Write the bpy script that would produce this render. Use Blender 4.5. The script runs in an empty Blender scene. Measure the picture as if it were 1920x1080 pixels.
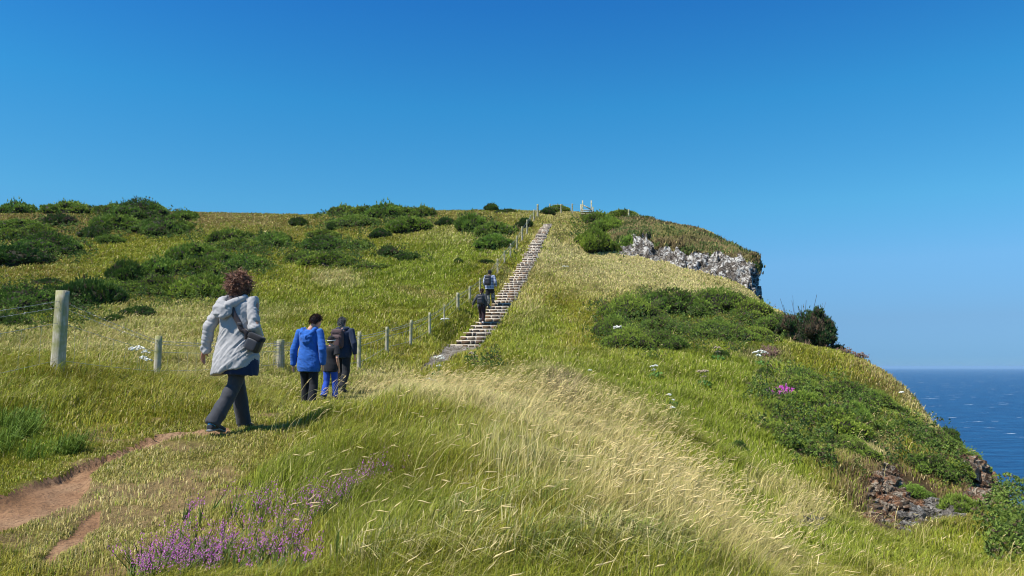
import bpy, bmesh, math, random
import numpy as np
from mathutils import Vector, Matrix
random.seed(7); RNG = np.random.default_rng(7)
R = math.radians
sc = bpy.context.scene
COL = sc.collection
F = 1440.0; PITCH = math.atan(148/1440.0)

# ------------------------------------------------------------------ helpers
def link(o, parent=None):
    COL.objects.link(o)
    if parent is not None: o.parent = parent
    return o
def tag(o, label=None, cat=None, group=None, kind=None):
    if label: o['label'] = label
    if cat: o['category'] = cat
    if group: o['group'] = group
    if kind: o['kind'] = kind
    return o
def empty(name, loc=(0,0,0), rz=0.0):
    o = bpy.data.objects.new(name, None); o.empty_display_size = .2
    link(o); o.location = loc; o.rotation_euler = (0,0,rz); return o
def np_mesh(name, V, Q=None, T=None, smooth=False, mats=(), mi=None, attrs=None):
    """V (n,3); Q (m,4) quads; T (k,3) tris"""
    me = bpy.data.meshes.new(name)
    V = np.asarray(V, dtype=np.float32)
    nq = 0 if Q is None else len(Q); nt = 0 if T is None else len(T)
    me.vertices.add(len(V)); me.vertices.foreach_set('co', V.ravel())
    loops = []
    if nq: loops.append(np.asarray(Q, dtype=np.int32).ravel())
    if nt: loops.append(np.asarray(T, dtype=np.int32).ravel())
    L = np.concatenate(loops); me.loops.add(len(L)); me.loops.foreach_set('vertex_index', L)
    me.polygons.add(nq+nt)
    st = np.concatenate([np.arange(nq)*4, nq*4+np.arange(nt)*3]).astype(np.int32)
    me.polygons.foreach_set('loop_start', st)
    if smooth: me.polygons.foreach_set('use_smooth', np.ones(nq+nt, dtype=bool))
    for m in mats: me.materials.append(m)
    if mi is not None: me.polygons.foreach_set('material_index', np.asarray(mi, dtype=np.int32))
    if attrs:
        for k, a in attrs.items():
            a = np.asarray(a, dtype=np.float32)
            if a.ndim == 1:
                at = me.attributes.new(k, 'FLOAT', 'POINT'); at.data.foreach_set('value', a)
            else:
                if a.shape[1] == 3: a = np.concatenate([a, np.ones((len(a),1),np.float32)], 1)
                at = me.attributes.new(k, 'FLOAT_COLOR', 'POINT'); at.data.foreach_set('color', a.ravel())
    me.update(calc_edges=True); me.validate()
    return me
def mobj(name, me, parent=None):
    o = bpy.data.objects.new(name, me); return link(o, parent)

def hash2(ix, iy, s=0):
    h = (ix.astype(np.int64)*374761393 + iy.astype(np.int64)*668265263 + s*974634777) & 0xffffffff
    h = ((h ^ (h >> 13))*1274126177) & 0xffffffff
    return ((h ^ (h >> 16)) & 0xffff)/65535.0
def vnoise(x, y, s=0):
    ix = np.floor(x); iy = np.floor(y); fx = x-ix; fy = y-iy
    ix = ix.astype(np.int64); iy = iy.astype(np.int64)
    fx = fx*fx*(3-2*fx); fy = fy*fy*(3-2*fy)
    a = hash2(ix,iy,s); b = hash2(ix+1,iy,s); c = hash2(ix,iy+1,s); d = hash2(ix+1,iy+1,s)
    return (a*(1-fx)+b*fx)*(1-fy)+(c*(1-fx)+d*fx)*fy
def fbm(x, y, o=4, s=0):
    r = 0; a = .5; t = 0
    for i in range(o):
        r = r+a*vnoise(x*2**i+17.3*i, y*2**i-9.1*i, s+i); t += a; a *= .5
    return r/t
def sstep(a, b, x):
    t = np.clip((x-a)/(b-a), 0, 1); return t*t*(3-2*t)

def slope_y(py): return math.tan(PITCH+math.atan((540-py)/F))
def P(px, py, d):
    """world point seen at photo pixel px,py at forward distance d"""
    b = (540-py)/F
    dy = math.cos(PITCH)-b*math.sin(PITCH); dz = math.sin(PITCH)+b*math.cos(PITCH)
    return ((px-960)/F/dy*d, d, dz/dy*d)
def project(x, y, z):
    c, s = math.cos(PITCH), math.sin(PITCH)
    dep = np.maximum(y*c+z*s, .05); up = -y*s+z*c
    return 960+F*x/dep, 540-F*up/dep

# ------------------------------------------------------------------ terrain
CTRL = [ # px, py, forward distance
 (960,1080,4.1),(480,1080,4.1),(0,1080,4.1),(960,960,5.2),(480,960,5.2),(0,960,5.2),
 (-300,1000,4.8),(0,850,7.0),(250,850,6.9),(420,806,7.8),(600,850,6.9),(700,780,8.3),(850,755,9.8),(950,785,9.0),
 (1000,860,6.9),(1180,895,6.8),(1280,1010,5.2),(1370,1130,4.1),(1130,850,8.0),
 # right of the mound: the slope dropping away
 (1520,1080,7.2),(1450,990,9.0),(1380,900,10.8),(1280,830,12.2),(1100,770,12.8),(960,725,13.5),
 (1700,1070,9.3),(1900,1075,9.8),(1620,1010,11.5),(1820,1010,12.5),(1500,900,13.5),(1640,930,13.6),(1760,930,14.4),
 (1850,930,16.2),(1500,800,18.0),(1640,840,17.5),(1760,860,18.0),(1300,740,17.5),(1150,720,17.5),(1000,700,17),
 (1500,720,23),(1620,740,23.5),(1720,790,22),(1600,680,28),(1450,690,25.5),(1300,680,24),(1150,670,23.5),
 (1500,650,32),(1400,640,32),(1250,625,31),(1120,600,33),(1400,590,38),(1300,570,40),(1200,550,42),
 # people's path and fence line
 (560,775,11.9),(620,752,14.6),(635,742,17.2),(117,713,10.3),(298,716,12.5),(527,693,17),(674,668,23),(726,650,25.5),
 (770,644,28),(806,624,31),(833,606,33),(859,583,35.5),(881,566,38),(900,548,40),(933,511,44),(957,483,49),(979,453,54),(994,423,60),(1008,406,66),
 (780,695,22),(830,668,26.5),(873,647,31),(905,600.5,34.4),(935,579,37.7),(960,540,40.9),(990,485,48.3),(1010,450,54),(1027,417,60),
 (1060,500,46),(1030,560,38.5),(980,620,31.5),(930,660,26),
 # left hill
 (-150,690,16),(50,650,22),(200,640,23),(400,640,23),(550,620,27),(-200,620,27),(0,600,30),(200,600,30),(400,590,32),(600,580,34),(750,570,36.5),
 (-200,540,39),(50,540,39),(250,540,40),(450,530,42),(650,520,43),(830,500,45),
 (-200,470,56),(50,470,56),(250,470,57),(450,470,56),(650,460,58),(850,450,56),(930,440,58),
 (-200,425,70),(50,425,71),(250,430,70),(450,430,68),(650,425,68),(850,415,69),
 (-200,398,86),(0,399,86),(150,397,86),(250,399,86),(350,397,86),(500,406,80),(650,402,82),(850,396,84),(960,396,80),(1040,398,76),
 # upper right
 (1100,402,75),(1180,408,75),(1100,450,61),(1060,430,64),(1100,480,55),(1200,480,56),(1180,520,47),
 (1300,500,55),(1380,530,52),(1430,548,50.5),(1300,530,47.5),(1450,575,45),(1480,584,43.5),(1520,618,38.5),(1550,650,35),(1600,662,32.5),
 (1680,705,28.5),(1740,765,25),(1800,812,21.5),(1850,885,18.2),(1870,945,16.3),
]
cp = [P(*c) for c in CTRL]
cp += [(1.95,4.0,-1.75),(1.75,3.0,-1.70),(2.5,5.6,-1.95),(1.9,5.0,-1.62),(0,0,-1.62),(-3,0,-1.6),(-6,1,-1.5),(3,0,-1.7),(-4,3,-1.25),(1.2,2.5,-1.38),(-1.5,2.2,-1.38),(3.2,2.5,-1.85),(6,3,-2.6),(6,0,-2.5),(9,6,-2.9),(11,11,-3.3),(14,8,-4.0),
       (-8,5,-.9),(-14,10,-.3),(-25,20,1.0),(-45,35,3.5),(-60,60,11),(-80,85,17.5),(0,-4,-1.9),(-10,-4,-1.7),(10,-5,-3.4),
       (-40,110,17.5),(0,105,17.5),(-75,110,18)]
cp = np.array(cp)
SC_ = 20.0
def tps_k(r2): return np.where(r2 > 1e-12, .5*r2*np.log(np.maximum(r2,1e-12)), 0)
def tps_fit(p, lam=.0015):
    X = p[:,:2]/SC_; n = len(X)
    r2 = ((X[:,None]-X[None])**2).sum(2); K = tps_k(r2)+lam*np.eye(n)
    Pm = np.c_[np.ones(n), X]
    A = np.block([[K, Pm],[Pm.T, np.zeros((3,3))]])
    return np.linalg.solve(A, np.r_[p[:,2], 0,0,0]), X
W_, X_ = tps_fit(cp)
def tps(x, y):
    x = np.asarray(x)/SC_; y = np.asarray(y)/SC_; out = np.empty(x.size); xf = x.ravel(); yf = y.ravel()
    for i in range(0, xf.size, 60000):
        a = xf[i:i+60000]; b = yf[i:i+60000]
        r2 = (a[:,None]-X_[None,:,0])**2+(b[:,None]-X_[None,:,1])**2
        out[i:i+60000] = tps_k(r2)@W_[:-3]+W_[-3]+W_[-2]*a+W_[-1]*b
    return out.reshape(x.shape)
EDGE = np.array([(60,-60),(30,-20),(17,0),(14.2,7),(13.0,13),P(1885,960,16.3)[:2],P(1858,880,18.4)[:2],P(1808,810,21.5)[:2],P(1745,765,25)[:2],P(1684,705,28.5)[:2],
   P(1606,662,32.5)[:2],P(1556,650,35)[:2],P(1524,618,38.5)[:2],P(1484,584,43.5)[:2],P(1434,560,47)[:2],P(1410,548,52)[:2],P(1408,548,58)[:2],(20,72),(22,100),(10,160),(-50,400),(-100,900)])
def edge_sd(x, y):
    """distance past the cliff edge, positive on the sea side"""
    best = np.full(x.shape, 1e9); sgn = np.ones(x.shape)
    for (ax,ay),(bx,by) in zip(EDGE[:-1], EDGE[1:]):
        dx, dy = bx-ax, by-ay; L2 = dx*dx+dy*dy
        t = np.clip(((x-ax)*dx+(y-ay)*dy)/L2, 0, 1)
        qx = x-ax-t*dx; qy = y-ay-t*dy; d = np.hypot(qx, qy)
        cr = dx*(y-ay)-dy*(x-ax)
        m = d < best; best = np.where(m, d, best); sgn = np.where(m, np.where(cr < 0, 1, -1), sgn)
    return best*sgn
SEA = -78.0
# stairs run from S0 to S1
S0 = np.array([*P(873,647,31)[:2]]); S1 = np.array([*P(1027,417,60)[:2]])
SPROF = np.array([P(873,646,31),P(905,603,34.4),P(935,579,37.7),P(960,541,40.9),P(990,485,48.3),P(1010,450,54),P(1027,417,60)])
SLEN = float(np.hypot(*(S1-S0))); SDIR = (S1-S0)/SLEN; SPER = np.array([SDIR[1],-SDIR[0]])
_st = (SPROF[:,:2]-S0)@SDIR
_lin = np.polyfit(_st, SPROF[:,2], 3); 
def stair_z(t): return np.polyval(_lin, t)
# centre line of the stairs bows slightly
_off = np.polyfit(_st, (SPROF[:,:2]-S0)@SPER, 3)
def stair_c(t): return S0+SDIR*t+SPER*np.polyval(_off, t)
# dirt path polyline (photo px -> ground plane estimate)
def gp(px, py, zc=None):
    """pixel to base terrain by marching"""
    d = 1.0
    while d < 140:
        p = P(px, py, d)
        if base_h(p[0], p[1]) >= p[2]: break
        d += .1 if d < 30 else .4
    return P(px, py, d-.05)
def base_h(x, y): return float(tps(np.array([x]), np.array([y]))[0])
PATHP = [(-150,1015,52),(0,975,40),(55,945,36),(100,918,30),(140,890,15),(170,872,12),(215,856,12),(260,838,15),(310,824,15),(370,816,13),(415,812,8)]
PATHC = []
for a,b,w in PATHP:
    q = gp(a,b); PATHC.append((q[0], q[1], w/F*q[1]*1.0))
PATH2 = [(80,1060,8),(120,1025,18),(150,990,15),(185,955,6)]
PATHC2 = [(gp(a,b)[0], gp(a,b)[1], w/F*gp(a,b)[1]) for a,b,w in PATH2]
PATH3 = [(790,694,4),(815,680,8),(840,667,13),(862,656,17),(872,650,19)]
PATHC3 = [(gp(a,b)[0], gp(a,b)[1], w/F*gp(a,b)[1]) for a,b,w in PATH3]
def path_m(x, y, C):
    """1 in the middle of the path .. 0 at its rim .. negative outside (in half widths)"""
    best = np.full(x.shape, -9.0)
    for (ax,ay,aw),(bx,by,bw) in zip(C[:-1], C[1:]):
        dx, dy = bx-ax, by-ay; t = np.clip(((x-ax)*dx+(y-ay)*dy)/(dx*dx+dy*dy), 0, 1)
        d = np.hypot(x-ax-t*dx, y-ay-t*dy); w = aw+(bw-aw)*t
        best = np.maximum(best, 1-d/(w*2.2))
    return best
TH0, TH1, NT = R(-62), R(62), 1300
LD0, LD1, NR = math.log(.5), math.log(420), 860
th = np.linspace(TH0, TH1, NT); ld = np.linspace(LD0, LD1, NR)
GT, GL = np.meshgrid(th, ld); GD = np.exp(GL); GX = GD*np.sin(GT); GY = GD*np.cos(GT)
def far_limit(x, y, z):
    d = np.hypot(x, y)
    t = sstep(88, 112, d); return z*(1-t)+16.2*t
Z = far_limit(GX, GY, tps(GX, GY))
Z += (fbm(GX*.35, GY*.35, 3, 3)-.5)*.30*sstep(8, 30, GD)
Z += (fbm(GX*1.6, GY*1.6, 3, 11)-.5)*(.10+.10*sstep(12,40,GD))
Z += (fbm(GX*6, GY*6, 3, 19)-.5)*.05
_sx, _sy = project(GX, GY, Z); _oc = np.clip(1.3-np.sqrt(((_sx-1690)/120)**2+((_sy-930)/60)**2),0,1); Z -= .30*_oc*sstep(8,12,GD)*sstep(30,22,GD)
pn = (fbm(GX*5, GY*5, 3, 31)-.5)*.9
PM1 = path_m(GX, GY, PATHC)+pn*.55; PM2 = path_m(GX, GY, PATHC2)+pn*1.0; PM3 = path_m(GX, GY, PATHC3)+pn*.8
Z -= .065*sstep(.0, .35, PM1)+.02*sstep(0,.5,PM2)
# a small turf lip on the far side of the trodden path
# stairs bed
tt = (GX-S0[0])*SDIR[0]+(GY-S0[1])*SDIR[1]; uu = (GX-S0[0])*SPER[0]+(GY-S0[1])*SPER[1]-np.polyval(_off, np.clip(tt,0,SLEN))
bed = (1-sstep(.55, 1.5, np.abs(uu)))*sstep(-1.5, 0, tt)*(1-sstep(SLEN, SLEN+2.5, tt))
Z = Z*(1-bed)+(stair_z(np.clip(tt,0,SLEN))-.16)*bed
ED = edge_sd(GX, GY)+.45+(fbm(GX*.5,GY*.5,3,55)-.5)*.8
s_ = np.maximum(ED, 0)
Z = Z-(1.3*s_+.0*s_+.35*s_**2*np.exp(-s_/30))
Z = np.maximum(Z, SEA-3)
def H(x, y):
    x = np.asarray(x, float); y = np.asarray(y, float)
    a = (np.arctan2(x, y)-TH0)/(TH1-TH0)*(NT-1); b = (np.log(np.maximum(np.hypot(x, y),.51))-LD0)/(LD1-LD0)*(NR-1)
    a = np.clip(a, 0, NT-1.001); b = np.clip(b, 0, NR-1.001)
    i = a.astype(int); j = b.astype(int); fa = a-i; fb = b-j
    return (Z[j,i]*(1-fa)+Z[j,i+1]*fa)*(1-fb)+(Z[j+1,i]*(1-fa)+Z[j+1,i+1]*fa)*fb
_ds = np.exp(np.linspace(math.log(1.5), math.log(130), 1600))
def hit(px, py):
    """first ground point seen at a photo pixel"""
    pts = np.array(P(px, py, 1.0))[None]*_ds[:,None]
    h = H(pts[:,0], pts[:,1]); k = np.nonzero(h >= pts[:,2])[0]
    k = k[0] if len(k) else np.argmin(np.where((_ds>8)&(_ds<95), pts[:,2]-h, 99))
    x, y = pts[k,0], pts[k,1]; return float(x), float(y), float(H(x, y))
# ------------------------------------------------------------------ materials
class NT_:
    def __init__(s, name):
        s.m = bpy.data.materials.new(name); s.m.use_nodes = True; s.t = s.m.node_tree; s.t.nodes.clear()
        s.out = s.t.nodes.new('ShaderNodeOutputMaterial')
    def n(s, typ, **kw):
        nd = s.t.nodes.new(typ)
        for k, v in kw.items():
            if k.startswith('i_'):
                key = k[2:]; key = int(key) if key.isdigit() else key.replace('_', ' ')
                nd.inputs[key].default_value = v
            else: setattr(nd, k, v)
        return nd
    def l(s, a, b): s.t.links.new(a, b)
    def noise(s, scale, detail=4, vec=None, rough=.55):
        nd = s.n('ShaderNodeTexNoise', i_Scale=scale, i_Detail=detail, i_Roughness=rough)
        if vec is None: vec = s.coord()
        s.l(vec, nd.inputs['Vector']); return nd.outputs['Fac']
    def coord(s):
        if not hasattr(s, '_c'): s._c = s.n('ShaderNodeTexCoord').outputs['Object']
        return s._c
    def ramp(s, fac, stops):
        nd = s.n('ShaderNodeValToRGB'); e = nd.color_ramp.elements
        while len(e) < len(stops): e.new(.5)
        for k, (p, c) in enumerate(stops):
            e[k].position = p; e[k].color = (*c, 1) if len(c) == 3 else c
        s.l(fac, nd.inputs[0]); return nd.outputs[0]
    def mix(s, fac, a, b, mode='MIX'):
        nd = s.n('ShaderNodeMix', data_type='RGBA', blend_type=mode)
        for v, k in ((fac, 0), (a, 6), (b, 7)):
            if hasattr(v, 'links'): s.l(v, nd.inputs[k])
            else: nd.inputs[k].default_value = (*v, 1) if isinstance(v, tuple) and len(v) == 3 else v
        return nd.outputs[2]
    def math(s, op, a, b=None):
        nd = s.n('ShaderNodeMath', operation=op)
        for v, k in ((a, 0), (b, 1)):
            if v is None: continue
            if hasattr(v, 'links'): s.l(v, nd.inputs[k])
            else: nd.inputs[k].default_value = v
        return nd.outputs[0]
    def bump(s, h, strength=.5, dist=.02):
        nd = s.n('ShaderNodeBump', i_Strength=strength, i_Distance=dist); s.l(h, nd.inputs['Height']); return nd.outputs[0]
    def bsdf(s, col, rough=.85, normal=None, spec=.3, **kw):
        nd = s.n('ShaderNodeBsdfPrincipled'); nd.inputs['Roughness'].default_value = rough if not hasattr(rough, 'links') else .5
        if hasattr(rough, 'links'): s.l(rough, nd.inputs['Roughness'])
        nd.inputs['Specular IOR Level'].default_value = spec
        if hasattr(col, 'links'): s.l(col, nd.inputs['Base Color'])
        else: nd.inputs['Base Color'].default_value = (*col, 1)
        if normal is not None: s.l(normal, nd.inputs['Normal'])
        for k, v in kw.items(): nd.inputs[k.replace('_', ' ')].default_value = v
        return nd
    def done(s, sh):
        s.l(sh.outputs[0] if hasattr(sh, 'outputs') else sh, s.out.inputs[0]); return s.m
def leafmat(name, attr='Col', trans=.3, rough=.6, spec=.25, tint=None):
    t = NT_(name); a = t.n('ShaderNodeAttribute', attribute_name=attr).outputs['Color']
    if tint: a = t.mix(1.0, a, tint, 'MULTIPLY')
    b = t.bsdf(a, rough, spec=spec); tr = t.n('ShaderNodeBsdfTranslucent'); t.l(a, tr.inputs[0])
    mx = t.n('ShaderNodeMixShader'); mx.inputs[0].default_value = trans
    t.l(b.outputs[0], mx.inputs[1]); t.l(tr.outputs[0], mx.inputs[2]); return t.done(mx)
M = {}
M['grass'] = leafmat('grass_blades', trans=.24, rough=.6, spec=.12)
M['leaf'] = leafmat('gorse_leaf', trans=.12, rough=.65, spec=.1)
def fabric(name, col, col2=None, scale=60, rough=.85, bump=.3, dist=.003, nscale=9, spec=.2):
    t = NT_(name); n1 = t.noise(nscale, 4)
    c = t.mix(n1, col, col2 or tuple(v*.8 for v in col))
    h = t.noise(scale, 3)
    return t.done(t.bsdf(c, rough, t.bump(h, bump, dist), spec=spec, Sheen_Weight=.15))
def wood(name, c1, c2, c3):
    t = NT_(name); mp = t.n('ShaderNodeMapping'); mp.inputs['Scale'].default_value = (18,18,1.6); t.l(t.coord(), mp.inputs[0])
    g = t.noise(3, 6, mp.outputs[0], .65); big = t.noise(5, 4)
    c = t.ramp(g, [(.3, c1), (.55, c2), (.75, c3)]); c = t.mix(t.ramp(big, [(.45,(0,0,0)),(.62,(1,1,1))]), c, (.30,.30,.12))
    return t.done(t.bsdf(c, .9, t.bump(g, .6, .006), spec=.15))
M['post'] = wood('weathered_post', (.26,.22,.14), (.50,.45,.33), (.66,.62,.50))
M['post_pale'] = wood('pale_post', (.34,.31,.22), (.50,.47,.36), (.60,.57,.46))
t = NT_('galvanised_wire'); M['wire'] = t.done(t.bsdf((.42,.42,.40), .45, spec=.5, Metallic=.7))
# dirt
t = NT_('red_dirt'); n1 = t.noise(2.2, 5); n2 = t.noise(45, 4)
c = t.ramp(n1, [(.3,(.24,.13,.065)),(.5,(.34,.195,.105)),(.7,(.42,.27,.155))]); c = t.mix(t.ramp(n2,[(.45,(0,0,0)),(.7,(1,1,1))]), c, (.17,.10,.06)); pv_ = t.n('ShaderNodeTexVoronoi', i_Scale=34.0); t.l(t.coord(), pv_.inputs[0]); c = t.mix(t.ramp(pv_.outputs['Distance'],[(.05,(.8,.8,.8)),(.10,(0,0,0))]), c, t.mix(1.0, pv_.outputs['Color'], (.42,.34,.27), 'MULTIPLY'))
M['dirt'] = t.done(t.bsdf(c, .95, t.bump(t.noise(9,9,rough=.75), .8, .05), spec=.05))
t = NT_('grey_gravel'); v = t.n('ShaderNodeTexVoronoi', i_Scale=16.0); t.l(t.coord(), v.inputs[0])
c = t.ramp(v.outputs['Color'], [(.2,(.10,.085,.06)),(.6,(.20,.17,.13)),(.9,(.34,.31,.26))])
M['gravel'] = t.done(t.bsdf(c, .95, t.bump(v.outputs['Distance'], .8, .03), spec=.1))
# ground below the grass: colour attribute times soil / thatch texture
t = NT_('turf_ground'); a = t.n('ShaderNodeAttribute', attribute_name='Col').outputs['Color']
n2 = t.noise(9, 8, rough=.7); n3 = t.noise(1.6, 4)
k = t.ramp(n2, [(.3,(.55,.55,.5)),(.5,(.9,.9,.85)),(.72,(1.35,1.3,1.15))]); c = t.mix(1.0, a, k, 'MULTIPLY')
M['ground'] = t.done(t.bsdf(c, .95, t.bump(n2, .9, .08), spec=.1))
# rock
def rockmat(name, dark, mid, pale, lichen=.5, sc=1.0, red=None):
    t = NT_(name); v = t.n('ShaderNodeTexVoronoi', feature='DISTANCE_TO_EDGE', i_Scale=2.2*sc)
    w = t.n('ShaderNodeMapping'); w.inputs['Scale'].default_value = (1,1,.8); nn = t.n('ShaderNodeTexNoise', i_Scale=1.5*sc, i_Detail=5.0); t.l(t.coord(), nn.inputs[0])
    vm = t.n('ShaderNodeVectorMath', operation='ADD'); t.l(t.coord(), vm.inputs[0]); t.l(nn.outputs['Color'], vm.inputs[1]); t.l(vm.outputs[0], v.inputs[0])
    n1 = t.noise(1.3*sc, 8, rough=.7); n2 = t.noise(7*sc, 6, rough=.7)
    c = t.ramp(n2, [(.3, dark), (.6, mid)]); 
    if red: c = t.mix(t.ramp(t.noise(.8*sc,4), [(.45,(0,0,0)),(.6,(1,1,1))]), c, red)
    li = t.math('MULTIPLY', t.ramp(n1, [(.5-.12*lichen,(0,0,0)),(.56,(1,1,1))]), t.ramp(t.noise(3.5*sc,5), [(.42,(0,0,0)),(.52,(1,1,1))]))
    c = t.mix(li, c, pale)
    c = t.mix(t.ramp(v.outputs['Distance'], [(0,(1,1,1)),(.05,(0,0,0))]), c, tuple(x*.45 for x in dark))
    h = t.math('ADD', t.ramp(v.outputs['Distance'], [(0,(0,0,0)),(.12,(1,1,1))]), n2)
    return t.done(t.bsdf(c, .95, t.bump(h, .8, .10/sc), spec=.06))
M['cliff'] = rockmat('lichen_basalt', (.05,.04,.032), (.17,.15,.13), (.58,.56,.51), .46, 1.1, (.12,.10,.08))
M['outcrop'] = rockmat('brown_basalt', (.07,.048,.032), (.19,.125,.08), (.34,.29,.22), .25, 2.6, (.24,.12,.065))
t = NT_('sea_water'); 
mp = t.n('ShaderNodeMapping'); mp.inputs['Scale'].default_value = (.25,1,1); geo = t.n('ShaderNodeNewGeometry'); t.l(geo.outputs['Position'], mp.inputs[0])
wv = t.noise(.09, 10, mp.outputs[0], .68); w2 = t.noise(.012, 4, mp.outputs[0], .5)
cap = t.noise(.055, 5, mp.outputs[0], .62)
c = t.mix(w2, (.002,.030,.095), (.004,.045,.135)); c = t.mix(t.ramp(wv,[(.42,(0,0,0)),(.62,(1,1,1))]), c, (.012,.09,.21))
c = t.mix(t.ramp(cap,[(.67,(0,0,0)),(.69,(1,1,1))]), c, (.75,.8,.85))
M['sea'] = t.done(t.bsdf(c, .42, t.bump(wv, .8, 3.5), spec=.22))
t = NT_('step_mortar'); M['mortar'] = t.done(t.bsdf(t.ramp(t.noise(9,5),[(.3,(.36,.30,.23)),(.6,(.58,.52,.42)),(.8,(.70,.64,.54))]), .95, t.bump(t.noise(30,4),.6,.01), spec=.1))
t = NT_('step_stone'); oi = t.n('ShaderNodeAttribute', attribute_name='Col').outputs['Color']
M['stone'] = t.done(t.bsdf(t.mix(t.noise(20,5), oi, t.mix(1.0, oi, (.5,.5,.5), 'MULTIPLY')), .9, t.bump(t.noise(16,5),.6,.015), spec=.2))
# ------------------------------------------------------------------ camera, light, sky, sea
cam = bpy.data.cameras.new('camera'); co = bpy.data.objects.new('camera', cam); link(co)
cam.sensor_width = 36; cam.lens = 36*F/1920; cam.clip_start = .05; cam.clip_end = 200000
co.location = (0,0,0); co.rotation_euler = (R(90)+PITCH, 0, 0); sc.camera = co
SUN_EL, SUN_AZ = R(55), R(240)      # azimuth measured clockwise from +Y: behind the left shoulder
sd = Vector((math.sin(SUN_AZ)*math.cos(SUN_EL), math.cos(SUN_AZ)*math.cos(SUN_EL), math.sin(SUN_EL)))
sun = bpy.data.lights.new('sun', 'SUN'); sun.energy = 4.8; sun.angle = R(.53); sun.color = (1,.96,.89)
so = bpy.data.objects.new('sun', sun); link(so); so.rotation_euler = sd.to_track_quat('Z','Y').to_euler(); so.location = (-20,-20,40)
w = bpy.data.worlds.new('World'); sc.world = w; w.use_nodes = True; nt = w.node_tree; nt.nodes.clear()
sky = nt.nodes.new('ShaderNodeTexSky'); sky.sky_type = 'NISHITA'; sky.sun_disc = False
sky.sun_elevation = SUN_EL; sky.sun_rotation = SUN_AZ; sky.air_density = 1.0; sky.dust_density = 0; sky.ozone_density = 1.0; sky.altitude = 80
# clear maritime air: the sky's hue deepens with height above the sea horizon
tc = nt.nodes.new('ShaderNodeTexCoord'); sx = nt.nodes.new('ShaderNodeSeparateXYZ'); rp = nt.nodes.new('ShaderNodeValToRGB')
nt.links.new(tc.outputs['Generated'], sx.inputs[0]); nt.links.new(sx.outputs[2], rp.inputs[0])
el = rp.color_ramp.elements
STOPS = [(0,(.19,.43,.99)),(.0125,(.19,.43,.99)),(.0575,(.29,.52,.92)),(.126,(.43,.80,1.13)),(.198,(.37,1.01,1.27)),(.325,(.22,1.05,1.45)),(.44,(.15,.86,1.51)),(.62,(.30,.85,1.35)),(.8,(.55,.9,1.2))]
while len(el) < len(STOPS): el.new(.5)
for e_, (q_, c_) in zip(el, STOPS): e_.position = q_; e_.color = (*[v/2 for v in c_], 1)
hs = nt.nodes.new('ShaderNodeMix'); hs.data_type = 'RGBA'; hs.blend_type = 'MULTIPLY'; hs.inputs[0].default_value = 1
nt.links.new(rp.outputs[0], hs.inputs[7])
bg = nt.nodes.new('ShaderNodeBackground'); bg.inputs[1].default_value = .21/1.3
wo = nt.nodes.new('ShaderNodeOutputWorld')
nt.links.new(sky.outputs[0], hs.inputs[6]); nt.links.new(hs.outputs[2], bg.inputs[0]); nt.links.new(bg.outputs[0], wo.inputs[0])
vs = sc.view_settings; sc.display_settings.display_device = 'sRGB'; vs.view_transform = 'Standard'; vs.look = 'None'; vs.exposure = math.log2(1.3); vs.gamma = 1
sc.cycles.filter_width = 1.1; sc.cycles.max_bounces = 6; sc.cycles.transparent_max_bounces = 8
rs = np.r_[60, 120, 250, 500, 1000, 2000, 4000, 8000, 16000, 40000]; na = 96
an = np.linspace(0, 2*math.pi, na, endpoint=False)
V = [(0,0,SEA)]+[(r*math.cos(a), r*math.sin(a), SEA) for r in rs for a in an]
T = [(0, 1+i, 1+(i+1)%na) for i in range(na)]
Q = [(1+k*na+i, 1+(k+1)*na+i, 1+(k+1)*na+(i+1)%na, 1+k*na+(i+1)%na) for k in range(len(rs)-1) for i in range(na)]
o = mobj('sea', np_mesh('sea', np.array(V), Q, T, mats=[M['sea']])); tag(o, kind='structure')

t = NT_('sea_haze'); t.m.node_tree.nodes.remove(t.out); t.out = t.n('ShaderNodeOutputMaterial'); pvv = t.n('ShaderNodeVolumePrincipled'); pvv.inputs['Density'].default_value = 4.2e-5; pvv.inputs['Color'].default_value = (.42,.70,1,1); t.l(pvv.outputs[0], t.out.inputs['Volume'])
HZ = 95000.0; V,Q = [],[]
for z_ in (SEA-6, 26.0):
    for a_,b_ in ((-1,-1),(1,-1),(1,1),(-1,1)): V.append((a_*HZ,b_*HZ,z_))
o = mobj('haze', np_mesh('haze', np.array(V), np.array([[0,3,2,1],[4,5,6,7],[0,1,5,4],[1,2,6,5],[2,3,7,6],[3,0,4,7]]), None, mats=[t.m])); tag(o, kind='stuff'); tag(o, 'thin pale haze over the distant sea', 'haze')
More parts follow.
